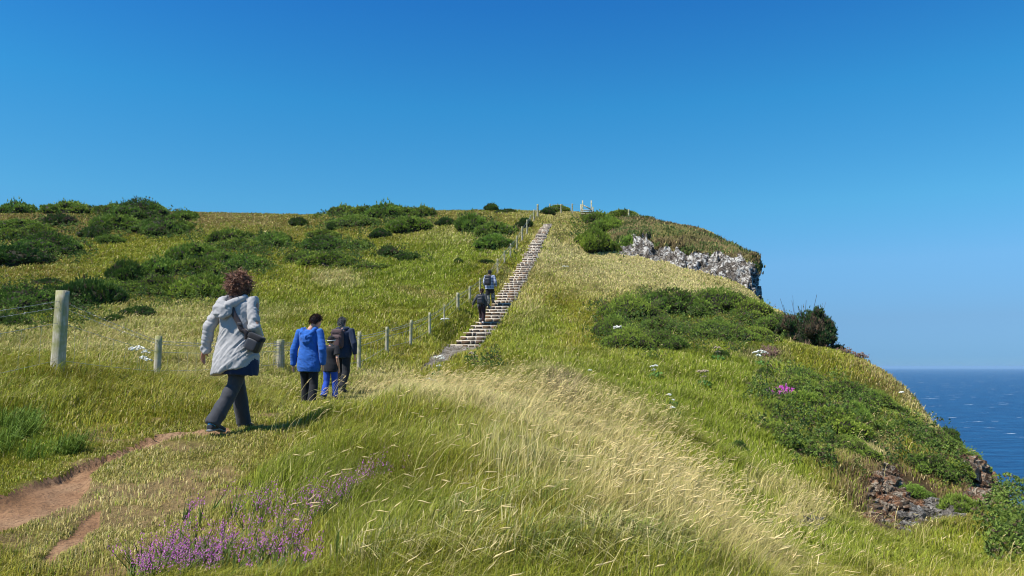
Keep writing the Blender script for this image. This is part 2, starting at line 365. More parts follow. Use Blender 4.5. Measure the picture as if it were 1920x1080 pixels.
# ------------------------------------------------------------------ where the bushes stand
def normal_at(x, y, e=.5):
    return Vector((float(H(x-e,y)-H(x+e,y)), float(H(x,y-e)-H(x,y+e)), 2*e)).normalized()
BUSHES = [ # kind, px, base py, px width, px height, label
('s',32,399,68,24,'low dark gorse bush on the skyline at the far left end'),
('s',130,400,96,24,'long low gorse bush on the skyline, second from the left end'),
('s',215,402,60,18,'gorse bush at the left tip of the big hilltop gorse patch'),
('b',262,412,110,36,'rounded gorse bush breaking the skyline on the hilltop left of the walkers'),
('s',345,414,52,18,'gorse bush at the upper right tip of the big hilltop gorse patch'),
('s',222,432,80,26,'gorse bush at the lower left of the big hilltop gorse patch'),
('b',300,442,118,32,'broad green gorse bush along the bottom of the big hilltop gorse patch'),
('s',342,434,44,18,'small dark gorse bush at the right end of the big hilltop gorse patch'),
('w',110,423,56,20,'brownish bush between two bare brown patches, below the skyline at left'),
('s',40,430,78,16,'gorse bush below the leftmost skyline bush'),
('s',14,452,60,22,'gorse bush at the left edge of the frame, just above the dark gorse mound'),
('s',75,442,62,18,'gorse bush above the left end of the dark gorse mound'),
('d',180,446,62,20,'dark gorse bush directly above a small round one on the upper left hill'),
('s',207,457,42,14,'small round gorse bush standing alone under the big hilltop patch'),
('w',126,458,42,12,'dark twiggy bush just right of the large dark gorse mound'),
('b',92,480,118,40,'large dark green gorse mound on the left hillside'),
('d',28,502,110,34,'dark gorse bush below the large mound at the left edge of the frame'),
('w',92,535,56,12,'low brown bush on open grass above the nearest fence post'),
('b',40,585,150,44,'wide dark gorse mass behind the barbed wire at the left edge'),
('d',168,576,96,50,'dark gorse bush just right of the top of the nearest fence post'),
('d',100,568,60,28,'dark gorse bush directly behind the top of the nearest fence post'),
('d',14,616,90,26,'dark low bush behind the wire netting at the left edge'),
('s',212,548,62,20,'gorse bush below the tall round dark gorse'),
('d',238,533,70,48,'tall round dark gorse bush standing on the left hillside'),
('s',300,522,84,34,'gorse bush just right of the tall round dark one'),
('s',368,490,84,30,'gorse bush in the middle of the long diagonal gorse band'),
('s',430,452,64,20,'gorse bush at the top of the long diagonal gorse band'),
('s',455,470,80,20,'low gorse bush above the head of the woman in the grey coat'),
('s',510,463,70,22,'gorse bush at the right tip of the long diagonal gorse band'),
('b',300,558,130,36,'light green gorse spread at the bottom left of the diagonal band'),
('l',385,560,110,42,'light green gorse bush beside the shoulder of the woman in the grey coat'),
('s',375,520,92,30,'gorse bush left of the head of the woman in the grey coat'),
('s',465,507,76,24,'gorse bush right behind the curly head of the woman in the grey coat'),
('s',420,498,60,22,'gorse bush immediately above the curly hair'),
('d',262,594,58,20,'small gorse bush in the grass between the first two fence posts'),
('d',215,606,40,14,'tiny gorse bush right of the nearest fence post'),
('d',560,424,34,15,'small dark gorse bush alone below the middle of the left skyline'),
('s',524,456,34,18,'small gorse bush on the slope between the band and the central cluster'),
('s',645,405,48,18,'leftmost gorse bush of the central skyline row'),
('s',688,406,62,18,'second gorse bush from the left in the central skyline row'),
('s',724,410,72,26,'tallest gorse bush in the middle of the central skyline row'),
('s',765,408,52,18,'fourth gorse bush of the central skyline row'),
('s',793,408,34,22,'rightmost gorse bush of the central skyline row'),
('b',665,425,96,20,'flat gorse bush stretched under the central skyline row'),
('d',622,431,24,13,'tiny dark gorse bush at the left foot of the central skyline row'),
('s',768,436,70,28,'gorse bush under the right end of the central skyline row'),
('d',712,447,36,17,'small dark round gorse bush below the central skyline row'),
('s',610,447,60,14,'narrow gorse bush at the top of the central slope cluster'),
('b',605,470,92,26,'broad gorse bush in the central slope cluster'),
('s',672,468,44,14,'gorse bush at the right of the central slope cluster'),
('s',572,490,60,18,'gorse bush at the left of the central slope cluster'),
('s',620,502,92,24,'lowest gorse bush of the central slope cluster'),
('w',727,480,38,18,'purplish brown bush in the middle of the open slope'),
('d',765,489,52,13,'dark gorse bush touching the purplish brown one on the right'),
('s',700,504,60,9,'faint low gorse bush below the purplish brown one'),
('d',835,422,32,13,'small gorse bush right of the central skyline row'),
('s',886,432,58,28,'upper left bush of the three gorse bushes left of the summit steps'),
('s',930,442,66,23,'middle bush of the three gorse bushes left of the summit steps'),
('l',926,466,66,24,'lowest, light green bush of the three left of the summit steps'),
('d',922,396,32,14,'dark pointed bush standing on the skyline left of the steps'),
('d',950,400,44,8,'flat dark bush on the skyline between the pointed bush and the fence'),
('d',985,428,30,18,'dark bush behind the upper fence posts beside the steps'),
('d',859,494,18,9,'very small dark gorse bush left of the man in the checked shirt'),
('d',911,496,30,8,'low gorse patch just above the head of the man in the checked shirt'),
('d',1026,403,24,14,'dark bush at the very top of the stone steps'),
('s',1047,398,34,13,'green bush on the skyline behind the summit fence'),
('s',1124,420,56,20,'gorse bush just below the wooden stile'),
('s',1172,409,50,14,'gorse bush on the skyline right of the wooden stile'),
('l',1140,446,62,36,'upper bright green gorse bush right of the top of the steps'),
('l',1112,472,64,40,'lower left bright green gorse bush right of the top of the steps'),
('l',1182,475,58,34,'bright green gorse bush next to the left end of the pale cliff'),
('s',1152,473,36,14,'small gorse bush between two bright green ones above the straw slope'),
('s',1226,480,40,9,'low gorse tuft at the foot of the pale cliff'),
('n',1180,600,110,44,'gorse bush at the upper left shoulder of the big gorse thicket'),
('n',1262,588,130,46,'gorse bush at the top of the big gorse thicket, left of its middle'),
('n',1345,585,130,46,'gorse bush at the top of the big gorse thicket, right of its middle'),
('n',1410,606,100,44,'gorse bush on the right shoulder of the big gorse thicket'),
('n',1462,630,90,42,'gorse bush between the thicket and the dark round blackthorn'),
('n',1150,632,70,40,'gorse bush at the far left end of the big gorse thicket'),
('n',1180,658,96,40,'gorse bush at the lower left corner of the big gorse thicket'),
('n',1240,655,84,34,'lowest gorse bush at the bottom of the big gorse thicket'),
('n',1345,638,120,36,'gorse bush along the lower right side of the big gorse thicket'),
('n',1420,640,80,28,'low gorse bush under the right shoulder of the big gorse thicket'),
('n',1235,625,70,30,'gorse bush in the middle left of the big gorse thicket, by a white flower'),
('r',1508,645,100,66,'dark reddish round blackthorn bush at the cliff edge against the sky'),
('d',1572,652,24,10,'tiny bush right of the dark round blackthorn at the cliff edge'),
('d',1432,712,34,22,'small leafy bush under the brightest white flower on the right slope'),
('d',1352,672,26,14,'small leafy bush below the big gorse thicket'),
('d',1382,850,34,26,'small dark bush alone low on the bright green slope'),
('s',1504,712,54,22,'grey green bush above the magenta heather'),
('s',1438,742,46,16,'low bush left of the magenta heather'),
('n',1505,738,76,28,'gorse bush just above and right of the magenta heather'),
('n',1588,752,108,36,'wide dark gorse bush at the top of the right slope gorse'),
('n',1642,762,54,28,'gorse bush at the upper right of the right slope gorse'),
('n',1448,782,66,32,'gorse bush just below the magenta heather'),
('l',1508,780,84,40,'bright cushion of gorse right below the magenta heather'),
('l',1560,815,118,46,'largest bright cushion of gorse overhanging a dark hollow'),
('l',1598,790,60,34,'bright round gorse cushion above and right of the overhanging one'),
('d',1625,779,46,18,'dark gorse bush right of the bright gorse cushions'),
('d',1684,778,32,14,'small dark gorse bush near the cliff edge above the sea'),
('n',1455,820,60,26,'dull gorse bush left of the dark hollow'),
('s',1486,846,70,24,'brownish gorse bush below and left of the dark hollow'),
('n',1592,852,84,32,'gorse bush below and right of the dark hollow'),
('w',1530,870,90,20,'brown twiggy bush below the dark hollow'),
('d',1775,797,36,28,'dark gorse bush sticking up from the cliff edge against the sea'),
('n',1708,815,66,26,'gorse bush inland of the one against the sea'),
('s',1652,812,60,20,'low gorse bush right of the overhanging cushion'),
('n',1750,842,80,34,'gorse bush in the middle of the sea edge gorse'),
('n',1810,850,60,30,'gorse bush on the edge above the brown rocks'),
('s',1820,870,44,22,'small gorse bush right above the edge rocks'),
('n',1745,892,78,34,'gorse bush above the brown rock outcrop'),
('s',1795,895,50,24,'gorse bush between the outcrop and the edge rocks'),
('l',1715,935,56,20,'small bright bush growing at the top of the brown rock outcrop'),
('s',1800,965,64,28,'dull bush right of the grey end of the rock outcrop'),
('n',1915,1000,76,42,'dark green gorse bush at the right edge, lower than the cliff edge'),
('n',1950,975,90,40,'dark green gorse bush at the right edge of the frame against the sea'),
('n',1935,1045,70,44,'lowest dark green gorse bush in the lower right corner'),
]
BPL = []
for kind, px, py, wp, hp, lab in BUSHES:
    x, y, z = hit(px, py); wr = wp/F*y*.5; hgt = hp/F*y; nrm = normal_at(x, y, max(.5, wr*.6))
    sl = max(0, -nrm.y/nrm.z)-max(0, z/y); dep = min(wr*.95, max(hgt*1.1, wr*.55))
    zz = min(max(.8*hgt, hgt*1.15-dep*max(sl,0)*.5)/.56, wr*2.2, 4.5)
    y2 = y+dep*.7; x2 = x*y2/y
    BPL.append((kind, px, py, wp, hp, lab, x2, y2, float(H(x2, y2))-.06*zz, wr, dep, zz, nrm))
def in_bush(x, y, k=.86):
    m = np.zeros(x.shape, bool)
    for b in BPL: m |= ((x-b[6])/(b[9]*k))**2+((y-b[7])/(b[10]*k))**2 < 1
    return m
# ------------------------------------------------------------------ ground colours (what grows where)
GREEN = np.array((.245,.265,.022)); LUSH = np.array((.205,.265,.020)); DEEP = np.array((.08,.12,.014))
OLIVE = np.array((.27,.25,.022)); STRAW = np.array((.66,.57,.27)); TAN = np.array((.50,.41,.15)); BROWN = np.array((.27,.19,.07)); PURP = np.array((.20,.12,.12))
def ell(px, py, cx, cy, rx, ry, a=0, soft=.45):
    c, s = math.cos(R(a)), math.sin(R(a)); u = (px-cx)*c+(py-cy)*s; v = -(px-cx)*s+(py-cy)*c
    return 1-sstep(1-soft, 1+soft, np.sqrt((u/rx)**2+(v/ry)**2))
ZONES = [ # centre px,py, radii, angle, colour, weight : where each kind of turf lies, carried onto the ground
 (1250,460,260,70,18,TAN,.55),(1300,520,200,50,18,STRAW,.5),(1180,500,130,60,0,STRAW,.5),(1080,480,60,70,60,STRAW,.45),(1020,500,35,120,25,STRAW,.5),
 (1040,560,80,60,-30,OLIVE,.5),(1000,640,60,60,0,LUSH,.5),(1180,760,170,60,20,LUSH,.55),(1400,720,140,50,10,LUSH,.6),(1250,690,100,40,0,GREEN,.6),
 (300,600,420,60,0,GREEN,.35),(600,560,260,60,0,GREEN,.6),(420,480,260,50,0,GREEN,.5),(1400,760,260,120,20,LUSH,.5),(1560,1010,320,60,5,LUSH,.8),(1800,1040,180,50,5,GREEN,.7),(1420,870,90,120,-20,LUSH,.6),
 (1100,760,170,40,20,TAN,.45),(870,755,200,26,6,STRAW,.6),(1040,795,150,28,22,STRAW,.6),(1190,865,140,40,35,TAN,.65),(1300,960,90,60,45,TAN,.6),(1380,1050,120,50,30,TAN,.6),(1000,880,160,40,10,GREEN,.5),
 (1060,735,60,28,35,PURP,.6),(700,720,70,30,-10,STRAW,.55),(620,720,60,30,0,GREEN,.5),
 (100,640,250,30,0,STRAW,.35),(300,640,200,50,0,TAN,.3),(60,700,200,40,0,OLIVE,.6),(450,690,130,50,0,STRAW,.4),(540,690,80,60,0,GREEN,.6),
 (650,800,180,50,0,GREEN,.5),(760,880,260,70,-8,GREEN,.75),(560,930,140,60,0,LUSH,.6),(950,960,220,80,0,OLIVE,.6),(760,1000,140,60,0,LUSH,.6),
 (150,820,300,80,0,OLIVE,.4),(300,760,200,30,0,OLIVE,.6),(340,900,180,50,-10,OLIVE,.7),(300,880,240,60,-15,TAN,.45),(230,960,200,60,-20,TAN,.5),(1120,900,240,70,15,TAN,.35),(1150,1020,300,60,5,OLIVE,.3),(1200,980,200,60,20,TAN,.5),(900,1040,160,40,0,OLIVE,.5),(60,770,110,60,0,GREEN,.6),(40,830,90,30,0,LUSH,.9),(180,1000,150,80,0,TAN,.35),
 (500,420,260,24,2,BROWN,.5),(100,430,170,20,0,BROWN,.55),(60,410,120,14,0,BROWN,.6),(150,405,300,16,0,BROWN,.5),(140,432,50,12,0,BROWN,.7),(400,412,160,14,2,BROWN,.55),(200,470,160,22,0,OLIVE,.5),(860,408,140,14,0,BROWN,.55),(880,440,110,20,0,TAN,.4),(150,480,130,40,0,OLIVE,.6),
 (60,500,120,30,0,BROWN,.4),(300,490,150,30,0,GREEN,.6),(560,590,140,30,0,LUSH,.6),(830,480,110,50,-10,LUSH,.75),(760,530,140,50,0,LUSH,.55),(350,590,200,25,0,STRAW,.3),
 (640,520,40,18,0,STRAW,.55),(800,550,60,12,10,BROWN,.5),(640,600,160,30,0,OLIVE,.5),(650,450,150,40,0,OLIVE,.4),(430,440,60,20,0,GREEN,.4),
 (1180,425,70,20,0,OLIVE,.6),(1060,430,50,25,0,OLIVE,.6),(1630,700,90,40,35,BROWN,.75),(1540,690,80,25,20,OLIVE,.7),(1560,650,110,14,12,PURP,.85),(1420,665,50,14,0,PURP,.5),
 (1740,790,120,16,40,TAN,.65),(1800,880,80,60,50,BROWN,.5),(1480,930,80,20,10,TAN,.5),(1500,975,50,22,0,TAN,.7),(1640,830,50,40,30,STRAW,.5),(1690,930,120,70,15,np.array((.16,.10,.06)),.9),(1845,915,40,60,20,np.array((.16,.10,.06)),.9),(1600,870,80,50,0,BROWN,.3),
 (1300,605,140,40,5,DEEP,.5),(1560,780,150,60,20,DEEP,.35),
]
def turf_color(x, y, z=None, base=None):
    if z is None: z = H(x, y)
    px, py = project(x, y, z)
    n1 = fbm(x*.22, y*.22, 4, 5); n2 = fbm(x*1.1+40, y*1.1, 3, 6)
    wob = (n1-.5)*110; wb2 = (n2-.5)*40
    px = px+wob+wb2; py = py+(n2-.5)*26
    k = sstep(.35,.65,n1)[...,None]; c = GREEN*(1-k)+OLIVE*k
    k = (sstep(.52,.78,n2)*.38)[...,None]; c = c*(1-k)+TAN*k
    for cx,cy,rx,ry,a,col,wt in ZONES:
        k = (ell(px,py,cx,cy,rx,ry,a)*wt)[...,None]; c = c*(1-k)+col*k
    k = (sstep(.0,2.0, edge_near(x,y))*.6)[...,None]; c = c*(1-k)+(BROWN*.5+TAN*.5)*k
    return c
def edge_near(x, y):
    return H_at(EDX, x, y)+1.0
EDX = ED
def H_at(G, x, y):
    a = (np.arctan2(x, y)-TH0)/(TH1-TH0)*(NT-1); b = (np.log(np.maximum(np.hypot(x, y),.51))-LD0)/(LD1-LD0)*(NR-1)
    i = np.clip(a, 0, NT-1).astype(int); j = np.clip(b, 0, NR-1).astype(int); return G[j,i]
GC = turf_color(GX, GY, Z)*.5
_tr = np.maximum(ell(_sx,_sy,200,970,260,120,-18,.4), ell(_sx,_sy,330,800,200,22,-5,.4)); k = (sstep(.3,.6,_tr)*sstep(.54,.62,fbm(GX*2.4,GY*2.4,3,501))*.75*sstep(12,9,GD))[...,None]; GC = GC*(1-k)+(np.array((.27,.18,.095))*(.6+.8*fbm(GX*14,GY*14,3,77)[...,None]))*k
# bare rock where the slope is steepest beyond the edge
k = sstep(1.5, 4, ED)[...,None]; GC = GC*(1-k)+np.array((.13,.11,.09))*k
idx = np.arange(NR*NT).reshape(NR, NT)
QD = np.stack([idx[:-1,:-1], idx[:-1,1:], idx[1:,1:], idx[1:,:-1]], -1).reshape(-1,4)
pm1 = (PM1[:-1,:-1] > .12).ravel(); pm2 = (PM2[:-1,:-1] > .35).ravel(); pm3 = (PM3[:-1,:-1] > .1).ravel()
VV = np.stack([GX, GY, Z], -1).reshape(-1,3)
def submesh(name, mask, mats, smooth=True):
    q = QD[mask]; u, inv = np.unique(q, return_inverse=True)
    return np_mesh(name, VV[u], inv.reshape(-1,4), smooth=smooth, mats=mats, attrs={'Col': GC.reshape(-1,3)[u]})
keep = (np.maximum(np.maximum(VV[QD[:,0],2], VV[QD[:,2],2]), VV[QD[:,1],2]) > SEA-2.5)
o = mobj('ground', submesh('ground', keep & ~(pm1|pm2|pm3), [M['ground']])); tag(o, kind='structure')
o = mobj('dirt_path', submesh('dirt_path', pm1, [M['dirt']])); tag(o, kind='structure')
o = mobj('trodden_earth', submesh('trodden_earth', pm2 & ~pm1, [M['dirt']])); tag(o, kind='structure')
o = mobj('gravel_path', submesh('gravel_path', pm3 & ~pm1 & ~pm2, [M['gravel']])); tag(o, kind='structure')
# ------------------------------------------------------------------ grass
def sample_polar(n, d0, d1, a=39.5, pw=0.0):
    """points whose density falls with distance (uniform on screen when pw=0)"""
    u = RNG.random(n); L0, L1 = math.log(d0), math.log(d1)
    if pw: u = np.log(1+u*(math.exp(pw)-1))/pw
    d = np.exp(L0+(L1-L0)*u); t = R(a)*(2*RNG.random(n)-1)
    return d*np.sin(t), d*np.cos(t)
WIND = np.array([.92, .28])
def blades(x, y, z, h, w, lean, col, tipcol, curl=.5, dirs=None, jit=1.0):
    cl = (fbm(x*.9+3, y*.9, 3, 150)-.5)*5.0
    """3-level bent blades: 5 vertices, a quad and a triangle each"""
    n = len(x); ang = RNG.random(n)*2*math.pi
    rx = np.cos(ang)*.72*jit+np.cos(cl+.3)*.80; ry = np.sin(ang)*.72*jit+np.sin(cl+.3)*.80
    if dirs is not None: rx, ry = dirs
    f = RNG.random(n)*math.pi*2; wx = np.cos(f); wy = np.sin(f)
    # keep blades broadside-ish to mixed views
    l1 = lean*.35; l2 = lean*(1+curl*.3)
    zb = z-.03
    V = np.empty((n,5,3), np.float32)
    hw = w*.5
    V[:,0] = np.stack([x-wx*hw, y-wy*hw, zb],1); V[:,1] = np.stack([x+wx*hw, y+wy*hw, zb],1)
    mx = x+rx*l1*h; my = y+ry*l1*h; mz = z+h*.6*np.sqrt(np.clip(1-(l1*.8)**2,.3,1))
    V[:,2] = np.stack([mx+wx*hw*.8, my+wy*hw*.8, mz],1); V[:,3] = np.stack([mx-wx*hw*.8, my-wy*hw*.8, mz],1)
    tz = z+h*np.sqrt(np.clip(1-np.clip(l2,0,.95)**2,.08,1))
    V[:,4] = np.stack([x+rx*l2*h, y+ry*l2*h, tz],1)
    C = np.empty((n,5,3), np.float32); mc = col*.5+tipcol*.5
    C[:,0] = C[:,1] = col; C[:,2] = C[:,3] = mc; C[:,4] = tipcol
    b = np.arange(n)[:,None]*5
    return V.reshape(-1,3), b+np.array([[0,1,2,3]]), b+np.array([[3,2,4]]), C.reshape(-1,3)
def join(parts):
    Vs=[];Qs=[];Ts=[];Cs=[];o=0
    for V,Q,T,C in parts:
        Vs.append(V); Cs.append(C)
        if Q is not None and len(Q): Qs.append(Q+o)
        if T is not None and len(T): Ts.append(T+o)
        o += len(V)
    return np.concatenate(Vs), (np.concatenate(Qs) if Qs else None), (np.concatenate(Ts) if Ts else None), np.concatenate(Cs)
def pathdist(x, y):
    m = np.maximum(np.maximum(path_m(x,y,PATHC), path_m(x,y,PATHC2)), path_m(x,y,PATHC3)*1.0); return m
def on_stairs(x, y):
    t = (x-S0[0])*SDIR[0]+(y-S0[1])*SDIR[1]; u = (x-S0[0])*SPER[0]+(y-S0[1])*SPER[1]-np.polyval(_off, np.clip(t,0,SLEN))
    return (np.abs(u) < .50-.15*np.clip(t/SLEN,0,1)+.12*(RNG.random(x.shape)-.5)) & (t > -.3) & (t < SLEN+.2)
def tallness(x, y):
    """grass height in metres"""
    n = fbm(x*.8, y*.8, 3, 71); m = fbm(x*.25+9, y*.25, 2, 72)
    t3 = fbm(x*2.6, y*2.6, 2, 73); h = .11+.26*n+.10*(m-.5)+.20*(t3-.45)
    px, py = project(x, y, H(x,y))
    d = np.hypot(x, y)
    near = sstep(14, 8, d)
    trod = np.clip(ell(px,py,150,960,290,180,-18,.35)+ell(px,py,250,800,230,45,-5,.4)+ell(px,py,430,860,150,60,-20,.4), 0, 1)
    h = h*(1-.80*trod*near)
    h = h*(1-.35*ell(px,py,1250,540,260,120,18,.4))
    h = h*(1-.28*ell(px,py,1150,860,260,110,25,.4)*near)
    h = h*(1-.30*sstep(12,5,d))*(1-.35*ell(px,py,1650,1030,250,90,5,.4))
    h = h*(1-.45*sstep(-2.5,0,H_at(ED,x,y)))
    h = h*(1-.6*ell(px,py,440,1020,190,85,5,.4)*near)
    corr = ell(px,py,600,775,120,48,-15,.4)*sstep(8,9,d)*sstep(22,18,d)
    return h*(1-.68*corr)
def straw_amount(px, py):
    s = 0
    for cx,cy,rx,ry,a,c,wt in ZONES:
        if c is STRAW or c is TAN: s = np.maximum(s, ell(px,py,cx,cy,rx,ry,a)*wt)
    return s
def make_grass(name, n, d0, d1, wk, hk, label, cat, pw=0.0, tipk=.5, wmin=.003):
    x, y = sample_polar(n, d0, d1, pw=pw); z = H(x, y)
    a = H_at(PM1,x,y); b = H_at(PM2,x,y); c = H_at(PM3,x,y); e = H_at(ED,x,y)
    k = (a < .10+RNG.random(len(x))*.1) & (b < .34) & (c < .15) & (e < 1.2) & ~on_stairs(x,y) & ~in_bush(x,y)
    if d0 < 5: qx, qy = project(x, y, z); tr_ = np.maximum(ell(qx,qy,200,970,260,120,-18,.4), ell(qx,qy,330,800,200,22,-5,.4)); k &= ~((tr_ > .3) & (fbm(x*2.4,y*2.4,3,501)+.22*(RNG.random(len(x))-.5) > .61) & (RNG.random(len(x)) < .8))
    if d0 > 5: qx, qy = project(x, y, z); k &= ~((np.maximum(ell(qx,qy,1690,935,85,50,20,.3), ell(qx,qy,1845,910,26,55,-15,.3)) > .35+.6*RNG.random(len(x))))
    x, y, z = x[k], y[k], z[k]; d = np.hypot(x, y); n = len(x)
    pat = (np.minimum(a[k], 1) > -.35) | (b[k] > -.4)
    h = tallness(x, y)*(.55+.8*RNG.random(n))*hk; h = np.where(pat & (d < 12), h*.55, h)
    w = np.maximum(wmin, d*wk)*(.6+.8*RNG.random(n))
    lean = .25+.55*RNG.random(n)+.15*fbm(x*.6,y*.6,2,90)
    px, py = project(x, y, z); st = straw_amount(px+(fbm(x*.5,y*.5,3,44)-.5)*80, py)
    base = turf_color(x, y, z)*1.1
    r = RNG.random(n)[:,None]; br = ((.55 if d0 < 10 else .68)+(.8 if d0 < 10 else .56)*RNG.random(n))[:,None]
    dry = (r < (.10+.42*st[:,None])); dk = RNG.random(n)[:,None]; col = np.where(dry, base*.25+(STRAW*dk+np.array((.40,.28,.14))*(1-dk))*.85, base)*br
    grn = (RNG.random(n)[:,None] < .22); col = np.where(grn & ~dry, LUSH*1.15*br, col)
    tipn = (tipk*(.3+.7*st[:,None]))*RNG.random(n)[:,None]
    tip = col*(1-tipn)+STRAW*1.15*tipn
    V,Q,T,C = blades(x,y,z,h,w,lean,col,tip)
    o = mobj(name, np_mesh(name, V, Q, T, mats=[M['grass']], attrs={'Col': C}))
    return tag(o, label, cat, kind='stuff')
make_grass('grass', 520000, 2.0, 13, .0008, 1.0, 'long windblown grass covering the slope in the foreground', 'grass', pw=.3)
make_grass('meadow_grass', 400000, 12, 36, .0008, .72, 'sunlit yellow green grass on the middle slopes', 'grass', tipk=.4)
make_grass('hillside_grass', 380000, 34, 98, .0009, .72, 'grass covering the upper hillside below the skyline', 'grass', tipk=.35)
# grass flower stalks with straw seed heads, blown to the right
def seedheads(name, x, y, L, hl, hr, label, lean=.55, sw=.0022):
    n = len(x); z = H(x,y); parts = []
    ang = RNG.normal(0, .45, n); dx = np.cos(ang)*WIND[0]-np.sin(ang)*WIND[1]; dy = np.sin(ang)*WIND[0]+np.cos(ang)*WIND[1]
    ln = lean*(.5+.8*RNG.random(n)); d = np.hypot(x,y); sw = np.maximum(sw, d*.00045)
    # stalk curve: rises, then arches over
    ts = np.array([0,.3,.55,.78,1.0]); pts = []
    for t in ts:
        o = ln*L*(.35*t+.65*t**2.6); pts.append(np.stack([x+dx*o, y+dy*o, z+L*(t-.30*ln*t**3)],1))
    # head continues, drooping
    last = pts[-1]; pv = pts[-1]-pts[-2]; pv /= np.linalg.norm(pv,axis=1)[:,None]
    hd = pv+np.stack([dx*.35, dy*.35, RNG.normal(-.25,.35,n)],1); hd /= np.linalg.norm(hd,axis=1)[:,None]
    f = RNG.random(n)*math.pi; sx = np.cos(f); sy = np.sin(f); side = np.stack([sx,sy,0*sx],1)
    V = np.empty((n, 10, 3), np.float32)
    for i,p in enumerate(pts):
        V[:,2*i] = p-side*sw[:,None]*.5; V[:,2*i+1] = p+side*sw[:,None]*.5
    b = np.arange(n)[:,None]*10
    Q = np.concatenate([b+np.array([[2*i,2*i+1,2*i+3,2*i+2]]) for i in range(4)])
    cc = (STRAW*np.array([1.0,.95,.8]))[None]*(.7+.5*RNG.random(n))[:,None]
    parts.append((V.reshape(-1,3), Q, None, np.repeat(cc, 10, 0)))
    # spindle heads, 4 sided
    up = np.cross(hd, side); up /= np.linalg.norm(up,axis=1)[:,None]; sd_ = np.cross(up, hd)
    hr_ = (np.maximum(hr, d*.0004)*(.7+.6*RNG.random(n)))[:,None]; hl_ = (hl*(.7+.6*RNG.random(n)))[:,None]
    V = np.empty((n, 10, 3), np.float32)
    V[:,0] = last-hd*.004; V[:,9] = last+hd*hl_
    for r_,(t,k) in enumerate(((.3,1.0),(.7,.75))):
        c = last+hd*hl_*t+np.array([0,0,-.12])*hl_*t*t
        for q,(a,bb) in enumerate(((1,0),(0,1),(-1,0),(0,-1))): V[:,1+4*r_+q] = c+(sd_*a+up*bb)*hr_*k
    T = [];Qq = []
    for q in range(4):
        q2 = (q+1)%4; T.append([0,1+q2,1+q]); T.append([9,5+q,5+q2]); Qq.append([1+q,1+q2,5+q2,5+q])
    b = np.arange(n)[:,None,None]*10
    T = (b+np.array(T)[None]).reshape(-1,3); Qq = (b+np.array(Qq)[None]).reshape(-1,4)
    cc = (STRAW*np.array([1.30,1.22,1.25]))[None]*(.75+.5*RNG.random(n))[:,None]
    parts.append((V.reshape(-1,3), Qq, T, np.repeat(cc, 10, 0)))
    V,Q,T,C = join(parts); o = mobj(name, np_mesh(name, V, Q, T, mats=[M['grass']], attrs={'Col': C})); tag(o, label, 'grass', kind='stuff')
x, y = sample_polar(60000, 2.6, 14, pw=.5); px, py = project(x, y, H(x,y)); s = straw_amount(px, py)*(px > 560)*1.0*(vnoise(x*1.5,y*1.5,9)*1.6)+.05*(px>500)
k = (RNG.random(len(x)) < s*.40) & (H_at(ED,x,y) < 0) & (py > 700); x, y = x[k], y[k]
seedheads('dry_seed_grass', x, y, .24+.26*RNG.random(len(x)), .075, .0034, 'pale straw seed heads bending to the right over the mound')
x, y = sample_polar(30000, 12, 60, pw=.2); px, py = project(x, y, H(x,y)); s = straw_amount(px, py)*vnoise(x*.6,y*.6,8)*1.4+.04
k = (RNG.random(len(x)) < s*.4) & (H_at(ED,x,y) < .5) & ~on_stairs(x,y); x, y = x[k], y[k]
seedheads('meadow_seed_grass', x, y, .26+.16*RNG.random(len(x)), .07, .004, 'straw coloured seed heads among the meadow grass')

# upright dead stalks and coarse tussocks on the mound
def spot_px(specs, n):
    xs=[];ys=[]
    for _ in range(n):
        cx,cy,rx,ry,a = random.choice(specs); t = random.uniform(0,6.283); q = math.sqrt(random.random()); u,v = rx*q*math.cos(t), ry*q*math.sin(t)
        x,y,_z = hit(cx+u*math.cos(R(a))-v*math.sin(R(a)), cy+u*math.sin(R(a))+v*math.cos(R(a))); xs.append(x); ys.append(y)
    return np.array(xs), np.array(ys)
x, y = spot_px([(1050,930,150,50,5),(1200,950,120,50,15),(960,900,60,60,0),(1300,1000,80,50,10)], 260); n = len(x)
V,Q,T,C = blades(x,y,H(x,y),.30+.22*RNG.random(n),.004+.003*RNG.random(n),.05+.25*RNG.random(n),np.tile(STRAW*np.array([.95,.9,.7]),(n,1)),np.tile(STRAW*1.1,(n,1)))
o = mobj('dead_stalks', np_mesh('dead_stalks',V,Q,T,mats=[M['grass']],attrs={'Col':C})); tag(o,'upright dead yellow grass stalks standing in the middle of the foreground','grass',kind='stuff')
tx, ty = spot_px([(1000,1000,180,70,5),(850,1040,160,40,0),(1150,1040,160,40,0),(960,950,100,40,0),(700,1050,100,30,0),(1250,1050,120,30,0),(1100,960,150,60,20)], 40)
bx=[];by=[];hh=[];cc=[];dd=[]
for a,b in zip(tx,ty):
    m = 130; an = RNG.random(m)*6.283; q = .17*np.sqrt(RNG.random(m)); bx.append(a+np.cos(an)*q); by.append(b+np.sin(an)*q); hh.append(.12+.20*RNG.random(m)); lead = random.uniform(-.6,.9); dd.append(np.stack([np.cos(an)*.6+math.cos(lead)*.7, np.sin(an)*.6+math.sin(lead)*.7],1))
    base = np.array([(.20,.26,.035),(.30,.30,.05),(.16,.23,.03),(.44,.38,.15)][random.randrange(4)]); c = np.tile(base,(m,1))*(.6+.7*RNG.random((m,1))); k = RNG.random((m,1)) < .25; cc.append(np.where(k, STRAW*.95, c))
bx=np.concatenate(bx);by=np.concatenate(by);hh=np.concatenate(hh);cc=np.concatenate(cc);dd=np.concatenate(dd)
V,Q,T,C = blades(bx,by,H(bx,by),hh,.005+.004*RNG.random(len(bx)),.45+.5*RNG.random(len(bx)),cc,cc*.7+STRAW*.25,dirs=(dd[:,0],dd[:,1]))
